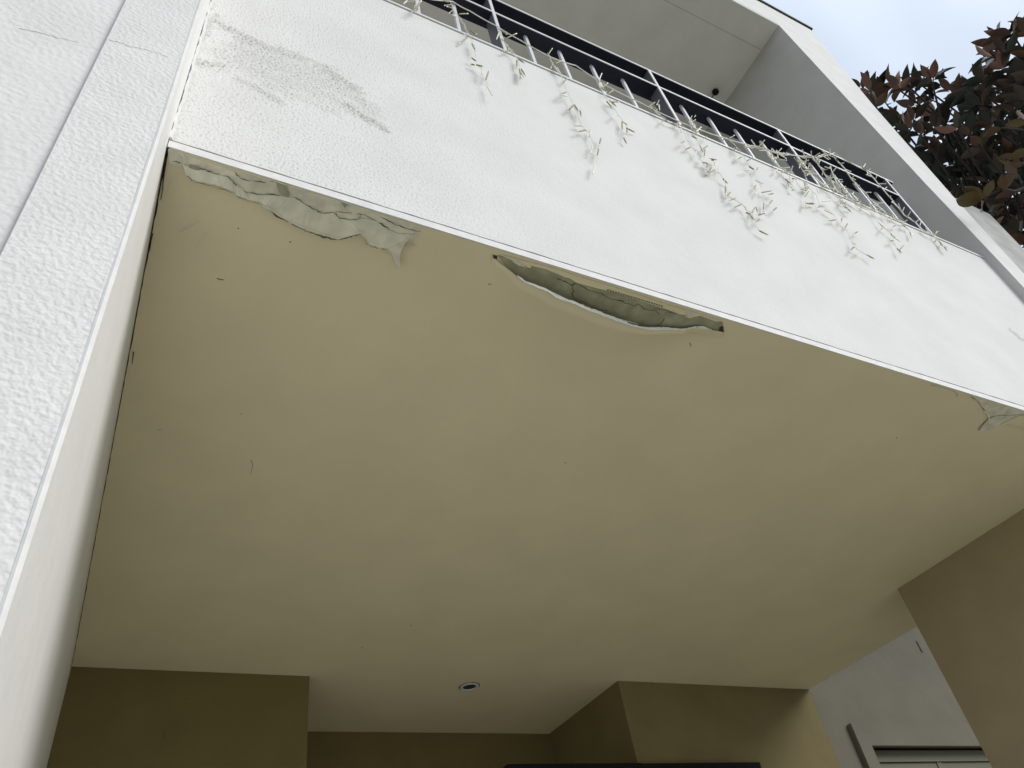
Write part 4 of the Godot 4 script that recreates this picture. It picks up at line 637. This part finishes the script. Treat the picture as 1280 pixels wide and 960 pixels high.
	strand_at(l, [Vector3(2.5934, 3.9600, 0.0160), Vector3(2.6205, 3.9276, 0.0160), Vector3(2.6007, 3.8557, 0.0160), Vector3(2.6184, 3.8256, 0.0160), Vector3(2.6360, 3.7958, 0.0160), Vector3(2.6050, 3.7385, 0.0160), Vector3(2.5849, 3.6772, 0.0160), Vector3(2.5718, 3.6357, 0.0160)], [Vector3(2.6743, 3.9898, 0.0160), Vector3(2.5602, 3.8838, 0.0160), Vector3(2.6039, 3.8296, 0.0160), Vector3(2.4999, 3.7244, 0.0160), Vector3(2.7483, 3.9164, 0.0160), Vector3(2.6191, 3.8183, 0.0160), Vector3(2.6317, 3.7992, 0.0160), Vector3(2.6616, 3.7883, 0.0160), Vector3(2.6101, 3.7429, 0.0160), Vector3(2.5360, 3.6963, 0.0160), Vector3(2.5876, 3.6835, 0.0160), Vector3(2.5724, 3.6339, 0.0160), Vector3(2.6064, 3.8641, 0.0160), Vector3(2.6109, 3.8496, 0.0160)], 3, 118)
	strand_at(l, [Vector3(2.8326, 3.9867, 0.0160), Vector3(2.8249, 3.9479, 0.0160), Vector3(2.8412, 3.9210, 0.0160), Vector3(2.7987, 3.8499, 0.0160)], [Vector3(2.8346, 3.9121, 0.0160), Vector3(2.7923, 3.8414, 0.0160), Vector3(2.8315, 3.9569, 0.0160), Vector3(2.7790, 3.9199, 0.0160)], 4, 119)

# ---------------------------------------------------------------- small things
func build_small() -> void:
	var st: SurfaceTool
	var dl := thing("downlight", "small round recessed downlight, unlit, at the back of the porch ceiling", "downlight", Vector3(1.663, 2.85, -2.36))
	st = mb(); lathe(st, [Vector2(0.047, 0.0), Vector2(0.046, -0.004), Vector2(0.040, -0.006), Vector2(0.034, -0.005), Vector2(0.031, 0.0), Vector2(0.030, -0.001)], 40)
	obj("trim_ring", st, M.flashing, dl)
	st = mb(); lathe(st, [Vector2(0.0505, -0.0004), Vector2(0.0470, -0.0022)], 40); obj("shadow_gap", st, M.crack, dl)
	st = mb(); lathe(st, [Vector2(0.0305, -0.0015), Vector2(0.027, -0.0022), Vector2(0.0, -0.0026)], 32); obj("lens", st, M.crack, dl)
	var fx := thing("ceiling_sensor", "tiny dark sensor on a stem under the balcony ceiling, near the fin", "sensor", Vector3(3.259, 6.542, -0.525))
	st = mb(); lathe(st, [Vector2(0.0, -0.052), Vector2(0.016, -0.047), Vector2(0.024, -0.034), Vector2(0.024, -0.018), Vector2(0.014, 0.0)], 20); obj("housing", st, M.door, fx)
	st = mb(); tube(st, [Vector3(-0.004, -0.03, -0.01), Vector3(-0.015, -0.05, -0.045), Vector3(-0.02, -0.07, -0.06)], 0.006, 0.005, 6); obj("stem", st, M.grime_and_shade, fx)
	var web := thing("cobweb", "thin pale cobweb threads in the ceiling corner by the pillar", "cobweb", Vector3(0.03, 2.85, -0.06))
	for f in [[Vector3(0.0270, 2.8380, 0.0015), Vector3(0.0326, 2.8380, -0.0064), Vector3(0.0362, 2.8380, -0.0141), Vector3(0.0328, 2.8380, -0.0230), Vector3(0.0283, 2.8380, -0.0299)], [Vector3(0.0362, 2.8380, -0.0141), Vector3(0.0317, 2.8380, -0.0209), Vector3(0.0255, 2.8380, -0.0325)], [Vector3(0.0528, 2.8420, -0.1812), Vector3(0.0670, 2.8420, -0.1631), Vector3(0.0848, 2.8420, -0.1414)], [Vector3(0.0860, 2.8420, -0.2099), Vector3(0.0949, 2.8420, -0.1873), Vector3(0.1052, 2.8420, -0.1596)], [Vector3(0.0108, 2.8400, -0.1148), Vector3(0.0172, 2.8400, -0.0799), Vector3(0.0260, 2.8400, -0.0450)], [Vector3(0.1522, 2.8420, -0.0830), Vector3(0.1558, 2.8420, -0.0794)], [Vector3(0.1752, 2.8420, -0.0881), Vector3(0.1775, 2.8420, -0.0747)]]:
		st = mb()
		var pts := []
		for p in f: pts.append(p - web.position)
		tube(st, pts, 0.0007, 0.0004, 4); obj("thread", st, M.web, web)

# ---------------------------------------------------------------- magnolia
func leaf_mesh(bend: float, fold: float, wide: float, under: Material) -> ArrayMesh:
	var me := ArrayMesh.new()
	var N := 6
	var w := [0.03, 0.62, 0.95, 1.0, 0.82, 0.46, 0.0]
	for layer in 2:
		var st := SurfaceTool.new(); st.begin(Mesh.PRIMITIVE_TRIANGLES); st.set_smooth_group(0)
		var lift := 0.006 if layer == 0 else -0.006
		var rows := []
		for i in N + 1:
			var t := float(i) / N
			var mid := Vector3(0, t, -bend * t * t + lift * (1.0 - pow(2.0 * t - 1.0, 4)))
			var hw: float = w[i] * wide * 0.5
			rows.append([mid + Vector3(-hw, 0, fold * hw + 0.012 * sin(t * 9.0)), mid, mid + Vector3(hw, 0, fold * hw - 0.012 * sin(t * 8.0))])
		for i in N:
			for k in 2:
				quad(st, rows[i][k], rows[i][k + 1], rows[i + 1][k + 1], rows[i + 1][k])
		st.generate_normals()
		st.set_material(M.leaf_top if layer == 0 else under)
		st.commit(me)
	return me

func leaf_basis(d: Vector3, axis: Vector3, len: float) -> Basis:
	var n := (axis - d * axis.dot(d)).normalized()
	var x := d.cross(n).normalized()
	return Basis(x * len, d * len, n * len)

func build_tree() -> void:
	rng.seed = 77
	var root := Vector3(7.1, 0, -0.9)
	var t := thing("magnolia_tree", "magnolia tree with rust-backed leaves beyond the right end of the balcony", "tree", root)
	var st := mb()
	var crotch := Vector3(-0.3, 3.4, 0.1)
	tube(st, [Vector3.ZERO, Vector3(-0.08, 1.2, 0.03), Vector3(-0.14, 2.4, 0.02), crotch, Vector3(-0.2, 5.0, 0.1), Vector3(-0.1, 6.6, 0.2), Vector3(0.1, 7.8, 0.2)], 0.17, 0.03, 10)
	obj("trunk", st, M.bark, t)
	var kinds := []
	for i in 5:
		kinds.append(leaf_mesh([0.14, 0.30, -0.08, 0.22, 0.36][i], [0.55, 0.25, 0.75, 0.35, 0.6][i], [0.40, 0.44, 0.38, 0.42, 0.41][i], M.leaf_under[i]))
	var gold := leaf_mesh(0.12, 0.2, 0.42, M.leaf_gold)
	var amber := leaf_mesh(0.2, 0.3, 0.44, M.leaf_amber)
	var eye := Vector3(0.075, 1.5, 0.865)
	# whorls of leaves at twig ends: place, and how far from its neighbours it reaches
	var whorls := [
		Vector3(4.4498, 6.6868, -0.0965),
		Vector3(4.0434, 6.1072, 0.0233),
		Vector3(4.3812, 6.4001, -0.0076),
		Vector3(4.3736, 6.3513, 0.0683),
		Vector3(4.2044, 6.0752, 0.1254),
		Vector3(4.2893, 6.1041, 0.1535),
		Vector3(4.7791, 6.5982, 0.1204),
		Vector3(4.7364, 6.4943, 0.1678),
		Vector3(4.3867, 6.0743, 0.2705),
		Vector3(4.7992, 6.4131, 0.2236),
		Vector3(4.7534, 6.2345, 0.2363),
		Vector3(4.6283, 6.0232, 0.2640),
		Vector3(4.8192, 6.1656, 0.2756),
		Vector3(4.5691, 5.8937, 0.3525),
		Vector3(4.5980, 5.9309, 0.4375),
		Vector3(4.3970, 5.8069, 0.5671),
		Vector3(4.7819, 6.2509, 0.6649),
		Vector3(4.7586, 6.1804, 0.7170),
		Vector3(4.8904, 6.2556, 0.7502),
		Vector3(4.7791, 6.0615, 0.7742),
		Vector3(4.7870, 5.9601, 0.6652),
		Vector3(4.6140, 5.9710, 0.6302),
		Vector3(4.8429, 6.2875, 0.6090),
		Vector3(4.7054, 5.9568, 0.5348),
		Vector3(4.8172, 6.1264, 0.4703),
		Vector3(4.9196, 6.2371, 0.5826),
		Vector3(5.0159, 5.6630, 0.1546),
		Vector3(4.8158, 6.1330, -0.2223),
		Vector3(4.6457, 5.6145, 0.6093),
		Vector3(4.9980, 5.3542, -0.1505),
		Vector3(5.5592, 5.4793, -0.1827),
		Vector3(4.4383, 5.8605, -0.0245),
		Vector3(4.6859, 5.4239, -0.2195),
		Vector3(4.4764, 5.6817, 0.1523),
		Vector3(4.7165, 6.3836, 0.0280),
		Vector3(4.9102, 5.1989, -0.2848),
		Vector3(5.1504, 5.5290, 0.2213),
		Vector3(4.6128, 6.0784, 0.0754),
		Vector3(5.2618, 5.7680, -0.3290),
		Vector3(4.7618, 5.9531, -0.0450),
		Vector3(4.9189, 5.9163, 0.4295),
		Vector3(4.8615, 5.1633, -0.2071),
		Vector3(5.5318, 5.4785, -0.0544),
		Vector3(5.3245, 5.7631, 0.2498),
		Vector3(4.8115, 6.1138, 0.0609),
		Vector3(4.8139, 6.3894, 0.1076),
		Vector3(5.2844, 5.5691, 0.1171),
		Vector3(5.2689, 5.6980, -0.0751),
		Vector3(5.3153, 5.7991, -0.2274),
		Vector3(5.0665, 5.8044, -0.0578),
		Vector3(4.8397, 5.2559, 0.0770),
		Vector3(5.1256, 6.0856, -0.1431),
		Vector3(5.1744, 6.2474, 0.2962),
		Vector3(4.8685, 5.4818, 0.0791),
		Vector3(4.6367, 5.5746, 0.1411),
		Vector3(4.7644, 5.7262, -0.2220),
		Vector3(4.3841, 5.8364, -0.1055),
		Vector3(5.0304, 5.5158, 0.0343),
		Vector3(4.5845, 5.6657, 0.1552),
		Vector3(4.6925, 5.7728, 0.5727),
		Vector3(4.7620, 5.2522, -0.2285),
		Vector3(4.6756, 5.9679, -0.1020),
		Vector3(4.4130, 6.0691, -0.0726),
		Vector3(5.2615, 5.7929, 0.3083),
		Vector3(4.7299, 5.9125, 0.1873),
		Vector3(4.4860, 5.8505, 0.0478),
		Vector3(5.2243, 6.1417, 0.2730),
		Vector3(5.3449, 5.9345, 0.3754),
		Vector3(5.0367, 5.9472, -0.0086),
		Vector3(4.9294, 5.4476, 0.1724),
		Vector3(4.7631, 5.8230, -0.1800),
		Vector3(5.0156, 5.6350, -0.0381),
		Vector3(4.8833, 5.7999, 0.3951),
		Vector3(4.6383, 5.5661, 0.4917),
		Vector3(4.8281, 5.9301, 0.4639),
		Vector3(5.5581, 5.3666, -0.1828),
		Vector3(5.1374, 5.7810, -0.2552),
		Vector3(5.1802, 5.9803, -0.1913),
		Vector3(5.2164, 5.7622, 0.1704),
		Vector3(5.1410, 5.9566, 0.1391),
		Vector3(4.6318, 6.5712, -0.0837),
		Vector3(4.7322, 6.5138, -0.1984),
		Vector3(5.1755, 5.9764, 0.2562),
		Vector3(5.2153, 5.2953, -0.1781),
		Vector3(4.9177, 6.0951, 0.3783),
		Vector3(5.3737, 5.4874, -0.0343),
		Vector3(5.3954, 5.7253, -0.3057),
		Vector3(5.0611, 5.8863, -0.2985),
		Vector3(4.9432, 5.7236, 0.0305),
		Vector3(4.7009, 5.6889, 0.2447),
		Vector3(4.9118, 5.6555, 0.3893),
		Vector3(4.4332, 6.0028, 0.0061),
		Vector3(5.3584, 5.5078, -0.1808),
		Vector3(5.1942, 5.9448, 0.4514),
		Vector3(4.1999, 6.1336, -0.0630),
		Vector3(5.2967, 5.3809, -0.1184),
		Vector3(5.4860, 5.6294, 0.0442),
		Vector3(4.7004, 5.8542, -0.1228),
		Vector3(4.6673, 5.6307, 0.5459),
		Vector3(4.8838, 6.0065, 0.0168),
		Vector3(4.9369, 5.6308, 0.0967),
		Vector3(4.5686, 5.7779, 0.3078),
		Vector3(4.7516, 5.7943, 0.5114),
		Vector3(4.2945, 5.8217, -0.0305),
		Vector3(4.9161, 5.3188, -0.0515),
	]
	var count := 0
	var xf := []
	for q in whorls:
		var tip: Vector3 = q - root
		var top: float = clampf((q.y - 5.5) / 1.5, 0.0, 1.0)
		var axis := Vector3(rng.randf_range(-0.5, 0.4), rng.randf_range(0.75, 1.2), rng.randf_range(-0.4, 0.5)).normalized()
		if rng.randf() < 0.42:
			var tw := mb()
			var base: Vector3 = tip - axis * rng.randf_range(0.16, 0.3) + Vector3(rng.randf_range(0.05, 0.2), -0.12, -0.04)
			var in_: Vector3 = tip.lerp(Vector3(-0.15, tip.y - 0.7, 0.1), 0.45)
			tube(tw, [in_, base, tip - axis * 0.06, tip], 0.010, 0.004, 5)
			obj("branch", tw, M.bark, t)
		var nl := rng.randi_range(5, 7)
		var ph := rng.randf() * TAU
		var u := axis.cross(Vector3(0.3, 0.2, 0.9)).normalized(); var v := axis.cross(u)
		for k in nl:
			var a := ph + k * 2.4
			var tilt := deg_to_rad(rng.randf_range(18, 62) + 14.0 * k / nl * (1.0 - top))
			var rad := u * cos(a) + v * sin(a)
			var d := (axis * cos(tilt) + rad * sin(tilt)).normalized()
			var place := Transform3D(leaf_basis(d, axis, rng.randf_range(0.115, 0.165)).rotated(d, rng.randf_range(-0.4, 0.4) * (3.0 if rng.randf() < 0.25 else 1.0)), tip + d * 0.012 - axis * 0.03 * rng.randf())
			if count >= 286:
				xf.append(place)
				continue
			var o := MeshInstance3D.new()
			o.mesh = kinds[[0, 1, 2, 0, 3, 4, 1][rng.randi_range(0, 6)] if top > 0.35 or rng.randf() < 0.55 else rng.randi_range(3, 4)]
			o.name = numbered_leaf(count)
			t.add_child(o, true)
			o.transform = place
			count += 1
	# the bough that reaches forward past the fin, with olive-gold leaves
	var bough := [
		[Vector3(3.5130, 4.3146, 0.1537), Vector3(3.3207, 4.2949, 0.1074), 0.9, 0],
		[Vector3(3.5153, 4.3150, 0.1666), Vector3(3.4011, 4.3711, 0.1623), 0.7, 0],
		[Vector3(3.5158, 4.3156, 0.1714), Vector3(3.4592, 4.3258, 0.2633), 0.8, 0],
		[Vector3(3.5190, 4.3073, 0.1538), Vector3(3.4449, 4.2285, 0.1189), 0.5, 1],
		[Vector3(3.6152, 4.3668, 0.2274), Vector3(3.6899, 4.4511, 0.3070), 0.8, 0],
		[Vector3(3.6257, 4.3544, 0.2302), Vector3(3.5437, 4.3863, 0.2839), 0.9, 2],
		[Vector3(3.5806, 4.4321, 0.3444), Vector3(3.5667, 4.3874, 0.4507), 0.9, 0],
		[Vector3(3.5730, 4.4398, 0.3365), Vector3(3.5899, 4.3346, 0.3076), 0.7, 3],
		[Vector3(3.6223, 4.5319, 0.3062), Vector3(3.6308, 4.3766, 0.3762), 0.8, 2],
		[Vector3(3.6480, 4.6728, 0.4127), Vector3(3.5714, 4.6709, 0.3355), 0.8, 2],
		[Vector3(3.6529, 4.6692, 0.4263), Vector3(3.6611, 4.5943, 0.5107), 0.8, 0],
	]
	var tw := mb()
	tube(tw, [Vector3(4.3790, 4.7323, 0.4354), Vector3(4.0057, 4.5377, 0.2996), Vector3(3.7676, 4.4189, 0.2291), bough[4][0], bough[2][0]].map(func(p): return p - root), 0.016, 0.004, 6)
	tube(tw, [Vector3(4.3790, 4.7323, 0.4354), Vector3(3.8383, 4.5157, 0.3515), bough[7][0], bough[8][0]].map(func(p): return p - root), 0.012, 0.004, 6)
	tube(tw, [Vector3(4.3094, 4.8362, 0.5536), Vector3(3.9031, 4.6927, 0.4780), bough[9][0]].map(func(p): return p - root), 0.010, 0.004, 6)
	obj("branch", tw, M.bark, t)
	for q in bough:
		var o := MeshInstance3D.new()
		o.mesh = gold if q[3] == 0 else amber
		o.name = numbered_leaf(count); t.add_child(o, true)
		var d: Vector3 = q[1] - q[0]
		var back: Vector3 = (eye - q[0]).normalized()
		o.transform = Transform3D(leaf_basis(d.normalized(), (Vector3(0, 0.8, 0) - back * q[2]).normalized(), d.length()), q[0] - root)
		count += 1
	# the dense rest of the crown, farther in
	var mm := MultiMesh.new()
	mm.transform_format = MultiMesh.TRANSFORM_3D
	mm.use_colors = true
	mm.mesh = leaf_mesh(0.15, 0.3, 0.45, M.leaf_mass)
	for q in [
		[Vector3(6.1951, 6.5152, -0.3131), 0.66, 360],
		[Vector3(6.3875, 6.8582, 0.2922), 0.60, 260],
		[Vector3(6.3273, 5.7835, -0.4937), 0.85, 620],
		[Vector3(6.7588, 6.2360, 0.4997), 1.20, 600],
		[Vector3(5.6790, 6.4793, -0.3832), 0.36, 80],
		[Vector3(6.1425, 6.9246, -0.1326), 0.36, 70],
		]:
		for i in int(q[2]):
			var c := Vector3(rng.randfn(0, 1), rng.randfn(0, 1), rng.randfn(0, 1)).normalized() * pow(rng.randf(), 0.38)
			var axis := Vector3(rng.randf_range(-0.7, 0.7), 1, rng.randf_range(-0.7, 0.7)).normalized()
			var side := Vector3(rng.randf_range(-1, 1), rng.randf_range(-0.5, 0.7), rng.randf_range(-1, 1)).normalized()
			xf.append(Transform3D(leaf_basis((side + axis * 0.25).normalized(), axis, rng.randf_range(0.115, 0.165)), q[0] + c * q[1] - root))
	mm.instance_count = xf.size()
	for i in xf.size():
		mm.set_instance_transform(i, xf[i])
		mm.set_instance_color(i, [Color(0.12, 0.065, 0.045), Color(0.075, 0.05, 0.036), Color(0.036, 0.043, 0.032), Color(0.05, 0.042, 0.03), Color(0.03, 0.036, 0.028)][rng.randi_range(0, 4)])
	var mi := MultiMeshInstance3D.new()
	mi.multimesh = mm; mi.name = "foliage"
	t.add_child(mi, true)
	tag(mi, "", "", "", "stuff")

func numbered_leaf(k: int) -> String:
	return "leaf" if k == 0 else "leaf_%03d" % k

# ---------------------------------------------------------------- scene
func _ready() -> void:
	rng.seed = 12
	var cam := Camera3D.new(); cam.name = "camera"
	cam.fov = 53.8831
	cam.near = 0.02; cam.far = 600.0
	add_child(cam)
	cam.transform = Transform3D(Basis(Vector3(0.886960, -0.145073, 0.438469), Vector3(-0.201262, 0.733087, 0.649675), Vector3(-0.415686, -0.664483, 0.621021)), Vector3(0.0747, 1.5000, 0.8651))
	cam.current = true

	var env := Environment.new()
	env.background_mode = Environment.BG_SKY
	env.tonemap_mode = Environment.TONE_MAPPER_LINEAR
	env.tonemap_exposure = 1.12
	env.sdfgi_enabled = true; env.ssao_enabled = true; env.ssil_enabled = true
	var sky := Sky.new()
	var sm := ProceduralSkyMaterial.new()
	sm.sky_top_color = Color(0.785, 0.84, 0.915)
	sm.sky_horizon_color = Color(0.86, 0.89, 0.93)
	sm.sky_curve = 0.3
	sm.ground_bottom_color = Color(0.35, 0.33, 0.30); sm.ground_horizon_color = Color(0.6, 0.6, 0.6)
	sm.sun_angle_max = 0.0
	sm.energy_multiplier = 1.0
	# thin broken cloud over the pale blue
	var cn := noise(0.016, 31, 5).get_seamless_image(512, 256)
	cn.convert(Image.FORMAT_L8)
	var cd := cn.get_data(); var rgba := PackedByteArray(); rgba.resize(512 * 256 * 4)
	for i in cd.size():
		var c := clampf((cd[i] / 255.0 - 0.42) * 2.6, 0.0, 1.0)
		rgba[i * 4] = 255; rgba[i * 4 + 1] = 252; rgba[i * 4 + 2] = 246; rgba[i * 4 + 3] = int(c * 255)
	sm.sky_cover = ImageTexture.create_from_image(Image.create_from_data(512, 256, false, Image.FORMAT_RGBA8, rgba))
	sm.sky_cover_modulate = Color(0.42, 0.42, 0.42)
	sky.sky_material = sm
	env.sky = sky
	var we := WorldEnvironment.new(); we.name = "environment"; we.environment = env
	add_child(we)

	var sun := DirectionalLight3D.new(); sun.name = "sun"
	sun.light_energy = 0.75
	sun.light_color = Color(1.0, 0.992, 0.982)
	sun.light_angular_distance = 33.0
	sun.shadow_enabled = true
	add_child(sun)
	sun.look_at_from_position(Vector3(0.55, 0.55, 0.62) * 20.0, Vector3.ZERO)

	make_materials()
	var st := mb(); box(st, Vector3(-200, -0.3, -200), Vector3(200, -0.004, 200))
	tag(obj("ground", st, M.grass, self), "", "", "", "structure")
	st = mb(); box(st, Vector3(-1.5, -0.2, -3), Vector3(7, 0.0, 12))
	tag(obj("driveway", st, M.drive, self), "", "", "", "structure")
	st = mb(); box(st, Vector3(0.0, -0.1, -2.957), Vector3(3.744, 0.004, -0.05))
	tag(obj("porch_floor", st, M.porch_floor, self), "", "", "", "structure")
	build_house()
	# low white garden wall past the fin
	st = mb(); box(st, Vector3(3.62, 0, -0.32), Vector3(4.62, 5.10, -0.10))
	tag(obj("garden_pier", st, M.pier, self), "white rendered pier standing just right of the balcony fin, under the magnolia", "wall")
	build_balustrade()
	build_fairy_lights()
	build_small()
	build_tree()
